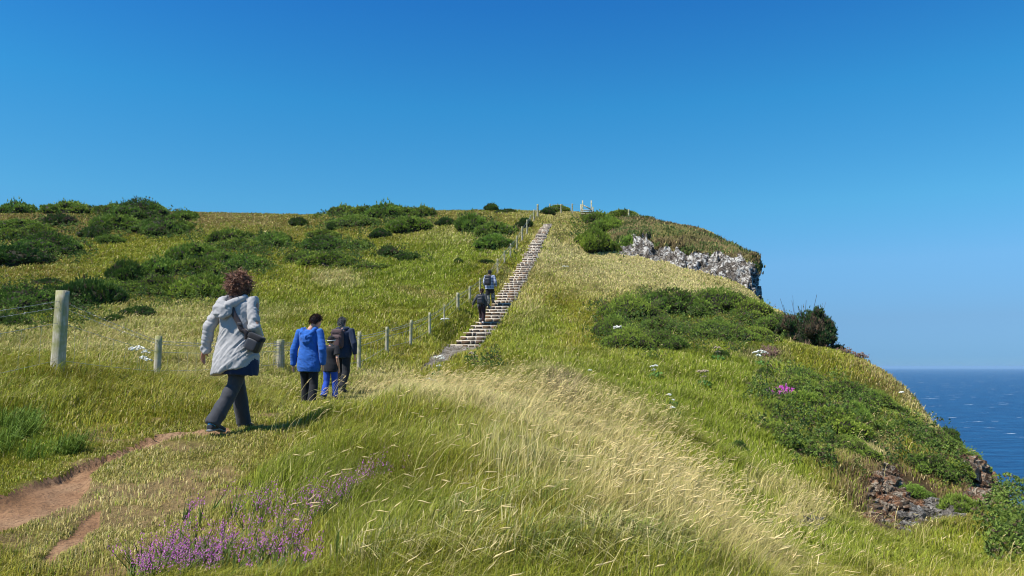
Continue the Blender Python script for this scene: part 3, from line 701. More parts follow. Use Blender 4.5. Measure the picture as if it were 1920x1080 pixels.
o = mobj('tussock_grass', np_mesh('tussock_grass',V,Q,T,mats=[M['grass']],attrs={'Col':C})); tag(o,'coarse green and yellow tussocks in the foreground','grass',kind='stuff')

tx, ty = spot_px([(50,845,80,30,0),(25,810,50,25,0),(110,860,60,14,0)], 16); bx=[];by=[]
for a,b in zip(tx,ty): m = 70; an = RNG.random(m)*6.283; q = .12*np.sqrt(RNG.random(m)); bx.append(a+np.cos(an)*q); by.append(b+np.sin(an)*q)
bx=np.concatenate(bx);by=np.concatenate(by); m=len(bx); c = np.array((.15,.23,.035))*(.45+.9*RNG.random((m,1)))
V,Q,T,C = blades(bx,by,H(bx,by),.10+.24*RNG.random(m),.005+.003*RNG.random(m),.5+.5*RNG.random(m),c,c*1.1)
o = mobj('tussock_grass', np_mesh('tussock_grass',V,Q,T,mats=[M['grass']],attrs={'Col':C})); tag(o,'dark green coarse grass clump at the left edge above the path','grass',kind='stuff')
# ------------------------------------------------------------------ gorse and other bushes
G1 = np.array((.12,.19,.030)); G2 = np.array((.32,.42,.07)); G3 = np.array((.065,.115,.035)); GB = np.array((.17,.12,.075))
def ico(sub):
    bm = bmesh.new(); bmesh.ops.create_icosphere(bm, subdivisions=sub, radius=1); v = np.array([p.co[:] for p in bm.verts]); f = np.array([[q.index for q in p.verts] for p in bm.faces]); bm.free(); return v, f
ICO_V, ICO_F = ico(2)
def bush_mesh(name, seed, nl=16, ns=2200, sl=.085, h=.55, brown=.12, cols=(G1,G2), spread=1.0, upright=.5, nspk=5, hollow=0):
    r = np.random.default_rng(seed); parts = []
    L = []
    for i in range(nl):
        a = r.random()*2*math.pi; q = math.sqrt(r.random())*.84*spread; rad = (.14+.28*r.random())*(1.15-.40*q)*(16/nl)**.35
        cx, cy = math.cos(a)*q, math.sin(a)*q; cz = max(.02, (h-rad*.8)*(1-q*q*.9)*(.55+.5*r.random()))
        L.append((cx,cy,cz,rad))
    L.append((0,0,h*.15,.62*spread)); L = np.array(L)
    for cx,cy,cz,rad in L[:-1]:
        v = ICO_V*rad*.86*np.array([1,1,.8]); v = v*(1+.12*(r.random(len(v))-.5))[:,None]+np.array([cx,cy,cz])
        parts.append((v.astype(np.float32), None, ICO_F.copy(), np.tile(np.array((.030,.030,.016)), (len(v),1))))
    v = ICO_V*np.array([.66*spread,.66*spread,h*.62])+np.array([0,0,0]); parts.append((v.astype(np.float32), None, ICO_F.copy(), np.tile(np.array((.030,.030,.016)), (len(v),1))))  # opaque filler lumps, near-black: shade inside the bush put into the colour
    # sprigs over the lumps
    wts = L[:,3]**2; k = r.choice(len(L), ns, p=wts/wts.sum()); dr = r.normal(size=(ns,3)); dr[:,2] = np.abs(dr[:,2])*.9-.25; dr /= np.linalg.norm(dr,axis=1)[:,None]
    rr = L[k,3][:,None]*(.84+.20*r.random((ns,1))+.30*(r.random((ns,1))<.10)*r.random((ns,1))); p = L[k,:3]+dr*rr*np.array([1,1,.82])
    inside = np.zeros(ns, bool)
    for cx,cy,cz,rad in L: inside |= (((p-np.array([cx,cy,cz]))/np.array([1,1,.82])/(rad*.84))**2).sum(1) < 1
    p, dr, k = p[~inside], dr[~inside], k[~inside]; keep = p[:,2] > -.12; p, dr, k = p[keep], dr[keep], k[keep]; ns = len(p)
    lump_t = r.random(len(L)); tone = np.clip(lump_t[k]*.85+r.random(ns)*.45-.12, 0, 1)[:,None]
    c = (cols[0]*(1-tone)+cols[1]*tone)*np.array([[1+.35*((seed*37)%7/7-.4), 1+.12*((seed*37)%7/7-.4), 1.0]]); isb = (r.random(ns) < brown*(.4+1.6*(lump_t[k] < .3)))[:,None]; c = np.where(isb, GB*(.6+.8*r.random((ns,1))), c)
    V = np.empty((ns,nspk,3,3),np.float32)
    for j in range(nspk):
        d2 = dr+r.normal(size=(ns,3))*.55+np.array([0,0,upright]); d2 /= np.linalg.norm(d2,axis=1)[:,None]
        s2 = np.cross(d2, r.normal(size=(ns,3))); s2 /= np.linalg.norm(s2,axis=1)[:,None]; ll = sl*(.6+.8*r.random((ns,1)))
        b0 = p-dr*sl*.3; V[:,j,0] = b0-s2*ll*.2; V[:,j,1] = b0+s2*ll*.2; V[:,j,2] = b0+d2*ll
    C = np.repeat(np.repeat(c[:,None,None],nspk,1),3,2)*(.8+.4*r.random((ns,nspk,1,1)))
    parts.append((V.reshape(-1,3), None, np.arange(ns*nspk*3).reshape(-1,3), C.reshape(-1,3)))
    V,Q,T,C = join(parts); return np_mesh(name, V, None, T, mats=[M['leaf']], attrs={'Col': C})
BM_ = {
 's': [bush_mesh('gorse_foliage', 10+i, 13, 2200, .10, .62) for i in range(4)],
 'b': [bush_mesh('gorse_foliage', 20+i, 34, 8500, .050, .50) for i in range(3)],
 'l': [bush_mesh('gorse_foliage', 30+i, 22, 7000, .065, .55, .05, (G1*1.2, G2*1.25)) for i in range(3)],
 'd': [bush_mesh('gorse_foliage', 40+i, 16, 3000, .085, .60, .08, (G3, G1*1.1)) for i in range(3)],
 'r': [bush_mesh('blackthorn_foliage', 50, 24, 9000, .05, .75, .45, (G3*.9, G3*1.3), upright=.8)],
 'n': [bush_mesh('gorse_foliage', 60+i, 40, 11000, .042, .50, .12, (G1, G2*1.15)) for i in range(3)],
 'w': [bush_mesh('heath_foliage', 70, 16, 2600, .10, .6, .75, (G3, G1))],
}

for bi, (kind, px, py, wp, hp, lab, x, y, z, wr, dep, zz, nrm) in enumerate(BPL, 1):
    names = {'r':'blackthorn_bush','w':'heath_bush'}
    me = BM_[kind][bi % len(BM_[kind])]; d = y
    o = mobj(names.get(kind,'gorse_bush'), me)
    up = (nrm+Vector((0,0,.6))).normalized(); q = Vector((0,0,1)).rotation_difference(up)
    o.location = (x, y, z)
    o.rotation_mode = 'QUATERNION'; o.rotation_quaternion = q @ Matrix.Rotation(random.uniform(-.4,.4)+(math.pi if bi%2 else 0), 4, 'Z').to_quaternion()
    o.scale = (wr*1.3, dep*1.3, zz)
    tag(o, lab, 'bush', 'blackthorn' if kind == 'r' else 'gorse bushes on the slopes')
    if kind == 'r': del o['group']
    o['_r'] = wr
    if kind in 'lnr' and d < 45:      # woody stems showing below the foliage
        V=[];Q=[];C=[]
        rr = np.random.default_rng(bi)
        for i in range(26):
            a = rr.random()*6.28; q0 = rr.random()*.35; q1 = q0+.35+rr.random()*.3; p0 = np.array([math.cos(a)*q0, math.sin(a)*q0, -.1]); p1 = np.array([math.cos(a+.3)*q1, math.sin(a+.3)*q1, .22+.35*rr.random()])
            if kind == 'r': p1[2] += .38*rr.random()
            sd_ = np.array([-math.sin(a), math.cos(a), 0])*.012; b = len(V)
            V += [p0-sd_, p0+sd_, p1+sd_*.4, p1-sd_*.4, p0+np.array([0,0,.024]), p1+np.array([0,0,.010])]; Q += [[b,b+1,b+2,b+3],[b+1,b+4,b+5,b+2],[b+4,b,b+3,b+5]]; C += [(.16,.11,.085)]*6
        mobj('stems', np_mesh('stems', np.array(V), Q, None, mats=[M['leaf']], attrs={'Col': np.array(C)}), o)
    del o['_r']

# low gorse scrub knitting the bushes together
SCRUB = [(85,470,80,22,0),(30,445,60,14,0),(250,410,90,22,0),(300,432,80,18,5),(110,420,40,12,0),(190,440,50,14,0),(60,580,110,40,0),(170,560,60,24,0),(120,600,100,14,0),(300,545,110,26,-5),(400,515,110,40,-12),(470,480,80,26,-5),(360,485,60,16,-15),(450,455,70,14,-5),
  (340,560,110,18,0),(715,408,95,12,0),(680,426,90,10,0),(620,470,70,20,0),(620,495,80,12,5),(570,480,40,16,0),(755,485,45,9,5),(900,430,60,16,10),(925,462,36,12,0),(1140,445,60,30,10),(1180,462,40,14,0),(1110,420,40,10,0),
  (1270,600,140,38,4),(1190,635,80,30,10),(1340,630,90,26,0),(1420,620,80,24,5),(1500,770,90,44,8),(1590,770,80,34,20),(1560,840,100,40,10),(1700,815,90,30,25),(1760,860,70,34,35),(1650,860,60,30,0),(1740,895,50,20,10),(1905,1000,60,50,0),(1480,720,60,20,0),(900,690,40,8,0)]
x, y = sample_polar(420000, 8, 92); z = H(x,y); px, py = project(x,y,z); m = 0
wob = (fbm(x*.8,y*.8,3,401)-.5)*40; 
for s_ in SCRUB: m = np.maximum(m, ell(px+wob,py+wob*.3,*s_,.5))
nn = fbm(x*1.1,y*1.1,4,402)*.6+fbm(x*3.1,y*3.1,2,403)*.4; k = (nn+m*.22 > .60) & (m > .08) & (H_at(ED,x,y) < 1) & ~on_stairs(x,y)
x,y,z,nn,m = x[k],y[k],z[k],nn[k],m[k]; n = len(x); d = np.hypot(x,y); lift = np.clip((nn+m*.22-.60)*3.2,0,.75)
tone = np.clip(fbm(x*2.2,y*2.2,3,404)*1.6-.4+.4*(RNG.random(n)-.5),0,1)[:,None]; c = G3*(1-tone)*1.2+G2*.8*tone; kb = RNG.random((n,1)) < .10; c = np.where(kb, GB, c)
V = np.empty((n,4,3,3),np.float32); ll = (np.maximum(.05,d*.0019)*(.7+.7*RNG.random(n)))[:,None]; p = np.stack([x,y,z+lift*RNG.random(n)**.5],1)
for j in range(4):
    dv = RNG.normal(size=(n,3))*.7+np.array([0,-.1,.7]); dv /= np.linalg.norm(dv,axis=1)[:,None]; sv = np.cross(dv,RNG.normal(size=(n,3))); sv /= np.linalg.norm(sv,axis=1)[:,None]
    V[:,j,0] = p-sv*ll*.28; V[:,j,1] = p+sv*ll*.28; V[:,j,2] = p+dv*ll
C = np.repeat(np.repeat(c[:,None,None],4,1),3,2)*(.75+.5*RNG.random((n,4,1,1)))
print('scrub', n)
o = mobj('gorse_scrub', np_mesh('gorse_scrub',V.reshape(-1,3),None,np.arange(n*12).reshape(-1,3),mats=[M['leaf']],attrs={'Col':C.reshape(-1,3)})); tag(o,'low straggling gorse scrub spreading between the bushes','scrub',kind='stuff')
# ------------------------------------------------------------------ cliff of the headland, outcrops
CL = [ # foot, top of the rock, skyline
 ((1120,474,57.5),(1120,462,60),(1160,408,73)),
 ((1165,474,56.5),(1168,440,59),(1190,404,72)),
 ((1210,482,55.5),(1207,440,58),(1222,410,71)),
 ((1250,495,54.5),(1245,446,57),(1262,422,69)),
 ((1290,507,53.5),(1285,455,56),(1305,431,67)),
 ((1330,522,52.5),(1330,468,55),(1345,446,65)),
 ((1370,535,51.8),(1362,478,54.5),(1375,456,63)),
 ((1392,546,51.2),(1382,484,53.5),(1387,468,60)),
 ((1412,566,50.5),(1412,490,53),(1412,486,56)),
 ((1413,572,55),(1415,491,55),(1412,488,58)),
 ((1406,575,64),(1405,494,64),(1398,483,66)),
 ((1390,560,76),(1380,490,76),(1360,470,78)),
]
_f = np.array([P(*a) for a,b,c in CL]); _r = np.array([P(*b) for a,b,c in CL]); _s = np.array([P(*c) for a,b,c in CL])
NC, NV = 520, 150
cum = np.r_[0, np.cumsum(np.hypot(*(np.diff(_f[:,:2],axis=0)).T))]; u = np.linspace(0, cum[-1], NC)
def along(a):
    out = np.empty((NC,3))
    for k in range(3): out[:,k] = np.interp(u, cum, a[:,k])
    ker = np.hanning(15); ker /= ker.sum()
    for k in range(3): out[:,k] = np.convolve(np.pad(out[:,k],7,'edge'), ker, 'valid')
    return out
f_, r_, s_k = along(_f), along(_r), along(_s)
low = f_.copy(); low[:,2] -= 1.6; low[:,1] -= .15
back = s_k.copy(); back[:,:2] += (s_k[:,:2]-f_[:,:2])*.8; back[:,2] -= 3.5; back[:,2] = np.minimum(back[:,2], H(back[:,0],back[:,1])-1.0)
vs_ = np.linspace(0,1,NV); keys = np.array([0,.08,.55,.85,1.0])
G = np.empty((NV,NC,3))
for k in range(3):
    tb = np.stack([low[:,k], f_[:,k], r_[:,k], s_k[:,k], back[:,k]])
    for j,v in enumerate(vs_):
        i = min(np.searchsorted(keys, v, 'right')-1, 3); t = (v-keys[i])/(keys[i+1]-keys[i]); G[j,:,k] = tb[i]*(1-t)+tb[i+1]*t
# bulge between rock top and skyline
bul = np.clip((vs_-.55)/.30,0,1); G[:,:,2] += (np.sin(bul*math.pi)*.35)[:,None]
du = np.gradient(G, axis=1); dv = np.gradient(G, axis=0); Nn = np.cross(du, dv); Nn /= np.maximum(np.linalg.norm(Nn,axis=2),1e-6)[...,None]
if Nn[NV//3, NC//3, 1] > 0: Nn = -Nn
UU = np.tile(u, (NV,1)); ZZ = G[...,2]
rockw = sstep(.0,.1,vs_)*(1-sstep(.50,.66,vs_)); 
def cells(a, b, s):
    ia = np.floor(a+ .35*(hash2(np.floor(b).astype(int), np.zeros_like(b).astype(int), s)-.5)*2).astype(int); ib = np.floor(b).astype(int); return hash2(ia, ib, s)
wu = UU+(fbm(UU*.7, ZZ*.7, 3, 21)-.5)*1.4; wz = ZZ+(fbm(UU*.7+30, ZZ*.7, 3, 22)-.5)*1.4
disp = -.25*sstep(.66,.74,fbm(wu*.9,wz*.5,3,91)*1.25)+(cells(wu/1.3, wz/2.6, 1)-.5)*.75+(cells(wu/.5, wz/1.1, 2)-.5)*.42+(cells(wu/.3, wz/.35, 3)-.5)*.14+(fbm(UU*2,ZZ*1.2,3,8)-.5)*.3
soft = (fbm(UU*.6,vs_[:,None]*14+0*UU,4,12)-.5)*.9
G += Nn*(disp*rockw[:,None]+soft*(1-rockw)[:,None]*sstep(.9,.8,vs_)[:,None])[...,None]
idx = np.arange(NV*NC).reshape(NV,NC); Qc = np.stack([idx[:-1,:-1], idx[:-1,1:], idx[1:,1:], idx[1:,:-1]],-1).reshape(-1,4)
right = sstep(0,1,(UU-cum[3])/(cum[6]-cum[3]))
veg = fbm(UU*.55, ZZ*.5, 4, 77); vm = (vs_[:,None]-.545+(veg-.5)*.85+.10*(1-right)*sstep(.2,.45,vs_)[:,None])
isveg = (vm > 0.0)[:-1,:-1].ravel() & (vs_[:-1,None] > .16).repeat(NC-1,1).ravel()
hc = fbm(UU*.8, vs_[:,None]*20+0*UU, 4, 14)[...,None]; n5 = fbm(UU*.3, vs_[:,None]*6+0*UU, 3, 15)[...,None]
cc = np.array((.08,.08,.03))*(1-hc)+np.array((.22,.17,.08))*hc; kk = sstep(.5,.65,n5); cc = cc*(1-kk)+np.array((.16,.15,.05))*kk
o = mobj('headland_cliff', np_mesh('headland_cliff', G.reshape(-1,3), Qc, None, mats=[M['cliff'], M['ground']], mi=isveg.astype(int), attrs={'Col': cc.reshape(-1,3)})); tag(o, kind='structure')
# heather and low scrub over the cap and on the ledges
vmask = ((vm > 0.0) & (vs_[:,None] > .16) & (vs_[:,None] < .93)).ravel(); pk = RNG.choice(np.nonzero(vmask)[0], 42000)
pp = G.reshape(-1,3)[pk]+RNG.normal(size=(len(pk),3))*np.array([.12,.12,.0]); tone = fbm(pp[:,0]*.5, pp[:,1]*.5+pp[:,2], 3, 33)[:,None]
col = np.where(tone > .47, np.array((.085,.125,.03)), np.array((.16,.12,.055)))*(.6+.8*RNG.random((len(pk),1))); kk = (RNG.random((len(pk),1)) < .10); col = np.where(kk, TAN*.8, col)
hh = (.08+.20*RNG.random(len(pk))); V,Q,T,C = blades(pp[:,0],pp[:,1],pp[:,2]-.05,hh,0.04+.05*RNG.random(len(pk)),.1+.7*RNG.random(len(pk)),col,col*1.1)
o = mobj('cliff_heather', np_mesh('cliff_heather', V, Q, T, mats=[M['grass']], attrs={'Col': C})); tag(o, 'dark brown and green heather capping the pale cliff', 'heather', kind='stuff')
def rock_blocks(name, spots, mat, label, grp=None):
    """many angular blocks bedded into one outcrop; spots: (x,y,z,size) """
    bm = bmesh.new(); kept = []
    for i_, q_ in enumerate(spots):
        if any(j_ != i_ and math.dist(q_[:3], p_[:3]) < .55*(q_[3]+p_[3]) for j_, p_ in enumerate(spots)): kept.append(q_)
    for (x,y,z,s,fl) in kept:
        pts = []
        e = Vector((s*random.uniform(.7,1.3), s*random.uniform(.6,1.0), s*random.uniform(.5,1.0)*fl)); rot = Matrix.Rotation(random.uniform(0,6.3),3,'Z') @ Matrix.Rotation(random.uniform(-.5,.5),3,'X')
        for i in range(11):
            v = Vector((random.uniform(-1,1), random.uniform(-1,1), random.uniform(-1,1))); v = v/max(abs(v.x),abs(v.y),abs(v.z))*random.uniform(.7,1)
            pts.append(bm.verts.new(Vector((x,y,z))+rot @ Vector((v.x*e.x, v.y*e.y, v.z*e.z))))
        r_ = bmesh.ops.convex_hull(bm, input=pts)
        bmesh.ops.delete(bm, geom=[g for g in r_['geom_interior'] if isinstance(g, bmesh.types.BMVert)], context='VERTS')
    me = bpy.data.meshes.new(name); bm.to_mesh(me); bm.free(); me.materials.append(mat)
    o = mobj(name, me); return tag(o, label, 'rock', grp)
def spots_in(polys, n, s0, s1, lift=.3, fl=1.0):
    out = []
    for _ in range(n):
        cx,cy,rx,ry = random.choice(polys); a = random.uniform(0,6.283); q = math.sqrt(random.random())
        x,y,z = hit(cx+rx*q*math.cos(a), cy+ry*q*math.sin(a)); s = random.uniform(s0,s1)*(1-.4*q); out.append((x,y,z+s*lift,s,fl))
    return out
rock_blocks('rock_outcrop', spots_in([(1660,930,40,40),(1690,960,55,40),(1665,900,28,28),(1650,975,30,25)], 420, .05, .17, .25), M['outcrop'], 'red brown crumbling rock outcrop low on the right slope')
t_ = rockmat('grey_basalt', (.08,.07,.06), (.17,.15,.125), (.34,.32,.28), .8, 2.8)
rock_blocks('rock_outcrop', spots_in([(1720,965,35,25),(1760,955,35,20),(1790,968,22,12),(1700,985,25,15)], 200, .05, .17, .25), t_, 'grey angular rocks joining the right side of the red brown outcrop')
rock_blocks('rock_outcrop', spots_in([(1520,985,22,11)], 34, .08, .15, .1), t_, 'small dark rock group in the grass left of the brown outcrop')
rock_blocks('rock_outcrop', spots_in([(1845,905,16,26),(1862,940,16,20),(1820,880,22,18),(1835,945,22,16)], 190, .12, .32, .3), M['outcrop'], 'jagged brown rocks along the cliff edge above the sea')
# ------------------------------------------------------------------ stone steps
def box_np(c, s, rot=None, jit=0, r=random):
    """8 corners of a box, optionally jittered; returns V, Q"""
    v = np.array([[x,y,z] for z in (-1,1) for x,y in ((-1,-1),(1,-1),(1,1),(-1,1))], float)*np.array(s)*.5
    if jit: v = v+np.array([[r.uniform(-jit,jit) for _ in range(3)] for _ in range(8)])
    if rot is not None: v = v@rot.T
    return v+np.array(c), np.array([[0,3,2,1],[4,5,6,7],[0,1,5,4],[1,2,6,5],[2,3,7,6],[3,0,4,7]])
st = empty('stone_staircase', (float(S0[0]), float(S0[1]), float(stair_z(0))-.1)); tag(st, 'long flight of brown stone steps with pale mortar climbing the grassy hill', 'steps')
z0, z1 = float(stair_z(0)), float(stair_z(SLEN)); NST = 56
ts = []; tcur = 0.0
for i in range(NST+1):
    zt = z0+(z1-z0)*i/NST
    while stair_z(tcur) < zt and tcur < SLEN: tcur += .005
    ts.append(tcur)
SCOL = [(.16,.105,.065),(.11,.08,.06),(.20,.13,.075),(.09,.075,.065),(.27,.16,.09),(.13,.10,.08),(.19,.145,.10)]
rs_ = random.Random(3)
org = np.array(st.location)
def step_mesh(i):
    t0 = ts[i]; t1 = ts[i+1]+.03; run = t1-t0; rise = (z1-z0)/NST; ztop = z0+rise*i+rs_.uniform(-.012,.012)
    c2 = stair_c((t0+t1)/2); wv = 1.15-.42*i/NST+rs_.uniform(-.09,.09); off = rs_.uniform(-.09,.09); t0 += rs_.uniform(-.05,.04)
    if i == 0: wv = 1.35
    rot = np.array([[SPER[0],SDIR[0],0],[SPER[1],SDIR[1],0],[0,0,1.0]])
    V=[];Q=[];C=[];MI=[]; n=0
    def add(v,q,col,mi):
        nonlocal n
        V.append(v); Q.append(q+n); C.append(np.tile(np.array(col),(len(v),1))); MI.extend([mi]*len(q)); n += len(v)
    base = np.array([c2[0]+SPER[0]*off, c2[1]+SPER[1]*off, ztop-.17])-org
    v,q = box_np((0,0,0),(wv,run,.34),None,.008,rs_); add(v@rot.T+base,q,(.5,.5,.45),0)
    # riser stones in one or two courses
    x = -wv/2-.02; rows = 1 if (rise < .2) else 2
    while x < wv/2-.06:
        w_ = rs_.uniform(.16,.42); w_ = min(w_, wv/2-x+.02)
        if w_ < .1: break
        hh = rise*rs_.uniform(.60,.84); zc = .17-.028-hh/2-rs_.uniform(0,.02)
        if rs_.random() < .18 and w_ > .2:      # two thin stones
            for kk in (0,1):
                v,q = box_np((x+w_/2,-run/2-.002,zc+hh/4-kk*hh/2),(w_-.035,.07,hh/2-.02),None,.008,rs_); add(v@rot.T+base,q,rs_.choice(SCOL),1)
        else:
            v,q = box_np((x+w_/2,-run/2-.002,zc),(w_-.065,.07,hh),None,.012,rs_); add(v@rot.T+base,q,rs_.choice(SCOL),1)
        x += w_
    # stones let into the tread
    x = -wv/2+.05
    while x < wv/2-.12:
        w_ = rs_.uniform(.18,.40); w_ = min(w_, wv/2-x-.02); dd = run*rs_.uniform(.5,.75)
        if w_ > .1:
            v,q = box_np((x+w_/2,rs_.uniform(-.02,.06),.162),(w_-.04,dd,.03),None,.008,rs_); cc = rs_.choice(SCOL); add(v@rot.T+base,q,tuple(a*1.15 for a in cc),1)
        x += w_
    return np_mesh('step', np.concatenate(V), np.concatenate(Q), None, mats=[M['mortar'],M['stone']], mi=MI, attrs={'Col': np.concatenate(C)})
for i in range(NST):
    mobj('step', step_mesh(i), st)
# ------------------------------------------------------------------ fences
def tube(pts, rad, ns=6, caps=True, jit=0, seed=0):
    """tapered tube along points; rad scalar or per point"""
    pts = np.asarray(pts, float); n = len(pts); rad = np.full(n, rad) if np.isscalar(rad) else np.asarray(rad)
    r = np.random.default_rng(seed); V=[]; up0 = np.array([0,0,1.0])
    for i in range(n):
        d = pts[min(i+1,n-1)]-pts[max(i-1,0)]; d /= max(np.linalg.norm(d),1e-9)
        ref = up0 if abs(d[2]) < .9 else np.array([0,1.0,0]); a = np.cross(d, ref); a /= np.linalg.norm(a); b = np.cross(d, a)
        for k in range(ns):
            t = 2*math.pi*k/ns; rr = rad[i]*(1+jit*(r.random()-.5)); V.append(pts[i]+(a*math.cos(t)+b*math.sin(t))*rr)
    Q = [[i*ns+k, i*ns+(k+1)%ns, (i+1)*ns+(k+1)%ns, (i+1)*ns+k] for i in range(n-1) for k in range(ns)]; T = []
    if caps:
        V += [pts[0], pts[-1]]; c0 = n*ns; 
        T = [[c0,(k+1)%ns,k] for k in range(ns)]+[[c0+1,(n-1)*ns+k,(n-1)*ns+(k+1)%ns] for k in range(ns)]
    return np.array(V), np.array(Q), (np.array(T) if T else None), None
def multi(parts):
    Vs=[];Qs=[];Ts=[];o=0
    for p in parts:
        V,Q,T = p[0],p[1],p[2] if len(p)>2 else None
        Vs.append(V)
        if Q is not None and len(Q): Qs.append(np.asarray(Q)+o)
        if T is not None and len(T): Ts.append(np.asarray(T)+o)
        o += len(V)
    return np.concatenate(Vs), (np.concatenate(Qs) if Qs else None), (np.concatenate(Ts) if Ts else None)
def post_mesh(h, r, seed, lean=(0,0)):
    rr = np.random.default_rng(seed); zs = np.r_[-.4, np.linspace(0,h,9), h+.004]; k = np.r_[1.05, 1.04-np.linspace(0,.10,9), .72]
    ns = 14; pts = np.stack([zs*lean[0], zs*lean[1], zs],1)
    V=[]; prof = 1+.10*(rr.random(ns)-.5)
    crack = rr.integers(0,ns)
    for i in range(len(zs)):
        for q in range(ns):
            t = 2*math.pi*q/ns; rad = r*k[i]*prof[q]*(1+.03*(rr.random()-.5))*(.86 if q == crack else 1); V.append([pts[i,0]+rad*math.cos(t), pts[i,1]+rad*math.sin(t), zs[i]])
    n = len(zs); Q = [[i*ns+a, i*ns+(a+1)%ns, (i+1)*ns+(a+1)%ns, (i+1)*ns+a] for i in range(n-1) for a in range(ns)]
    V.append([pts[-1,0],pts[-1,1],h+.006]); T = [[len(V)-1, (n-1)*ns+a, (n-1)*ns+(a+1)%ns] for a in range(ns)]
    return np_mesh('post', np.array(V), np.array(Q), np.array(T), smooth=True, mats=[M['post']])
POSTS = [ # px, base py, top py, distance, radius
 (117,713,545,10.3,.088),(298,716,630,12.5,.058),(527,693,637,17,.085),(674,668,622,21,.056),(726,650,613,24.5,.055),
 (770,644,600,27.5,.055),(806,624,586,31,.055),(833,606,571,33,.035),(859,583,549,35.5,.075),(881,566,536,38,.06),(900,548,522,40,.045),(917,532,507,42,.04),
 (933,511,485,44,.055),(946,496,470,46.5,.05),(957,483,457,49,.05),(969,468,442,51.5,.055),(979,453,425,54,.065),(988,437,412,57,.055),(994,424,403,60,.055),(1001,412,393,63,.055),(1008,406,383,66,.085)]
fe = empty('wire_fence', (-6.0, 10.3, float(H(-6.0,10.3)))); tag(fe, 'barbed wire and netting fence on round wooden posts running up beside the path and steps', 'fence')
FO = np.array(fe.location); tops = []
p0 = np.array([-6.9,5.2,float(H(-6.9,5.2))]); tops.append((p0, 1.0, p0))
for i,(px,by,ty,d,r) in enumerate(POSTS):
    x,y,zt = P(px,ty,d); zb = float(H(x,y)); h = max(zt-zb, .5)
    o = mobj('post', post_mesh(h, r, i, (random.uniform(-.02,.02), random.uniform(-.03,.03))), fe); o.location = np.array([x,y,zb])-FO
    if i == 0: o['label'] = 'thick pale cracked wooden post, nearest of the fence'
    if i == 2: o['label'] = 'stout post wrapped in wire netting'
    tops.append((np.array([x,y,zb]), h, np.array([x,y,zt])))
o = mobj('post', post_mesh(1.0, .06, 99), fe); o.location = p0-FO
def strand(fr, sag=.03, nseg=8, side=.0):
    """a wire through every post at the given fraction of the visible height"""
    pts = []
    for (a,ha,_),(b,hb,_) in zip(tops[:-1], tops[1:]):
        A = a+np.array([0,0,ha*fr]); B = b+np.array([0,0,hb*fr]); L = np.linalg.norm(B-A)
        for k in range(nseg):
            t = k/nseg; q = A*(1-t)+B*t; q[2] -= sag*L*.5*4*t*(1-t)*.5; pts.append(q)
    pts.append(tops[-1][0]+np.array([0,0,tops[-1][1]*fr])); return np.array(pts)
def wire_rad(p): return np.clip(p[:,1]*.00028, .0028, .007)
for fr, barbed in ((.885,True),(.815,True)):
    pts = strand(fr)+np.array([.0,-.0,0])-FO; parts = [tube(pts, wire_rad(pts+FO), 4, False)]
    if barbed:
        rr = np.random.default_rng(int(fr*1000)); acc = 0
        for a,b in zip(pts[:-1], pts[1:]):
            if (a+FO)[1] > 30: break
            L = np.linalg.norm(b-a); k = acc
            while k < L:
                q = a+(b-a)*k/L
                for _ in range(2):
                    d = rr.normal(size=3); d /= np.linalg.norm(d); parts.append(tube([q-d*.02,q,q+d*.02],.0022,3,False))
                k += .11
            acc = k-L
    V,Q,T = multi(parts); mobj('barbed_wire' if barbed else 'wire', np_mesh('wire', V, Q, T, mats=[M['wire']]), fe)
# netting: two long wires and the uprights between them
parts = []
for fr in (.64,.22): q_ = strand(fr)-FO; parts.append(tube(q_, wire_rad(q_+FO), 4, False))
lo, hi = strand(.0), strand(.64)
for a,b in zip(range(len(lo)-1), range(len(lo)-1)):
    if lo[a][1] > 30: break
    L = np.linalg.norm(lo[a+1]-lo[a]); n = max(1,int(L/.28))
    for k in range(n):
        t = k/n; A = lo[a]*(1-t)+lo[a+1]*t; B = hi[a]*(1-t)+hi[a+1]*t; md = (A+B)/2+np.array([random.uniform(-.03,.03),0,0]); parts.append(tube(np.array([A,md,B])-FO, .0016 if A[1] < 14 else .0025, 3, False))
V,Q,T = multi(parts); mobj('netting', np_mesh('netting', V, Q, T, mats=[M['wire']]), fe)
# netting wrapped round the third post
a = tops[3]; parts = []
for k in range(9): 
    z = a[1]*(.05+.11*k); parts.append(tube([a[0]+np.array([.12*math.cos(t)-.03,.12*math.sin(t),z])-FO for t in np.linspace(0,2*math.pi,13)], .004, 3, False))
for k in range(10):
    t = k/10*2*math.pi; parts.append(tube([a[0]+np.array([.12*math.cos(t)-.03,.12*math.sin(t),0])-FO, a[0]+np.array([.12*math.cos(t)-.03,.12*math.sin(t),a[1]*.95])-FO], .0035, 3, False))
V,Q,T = multi(parts); mobj('netting_wrap', np_mesh('netting_wrap', V, Q, T, mats=[M['wire']]), fe)
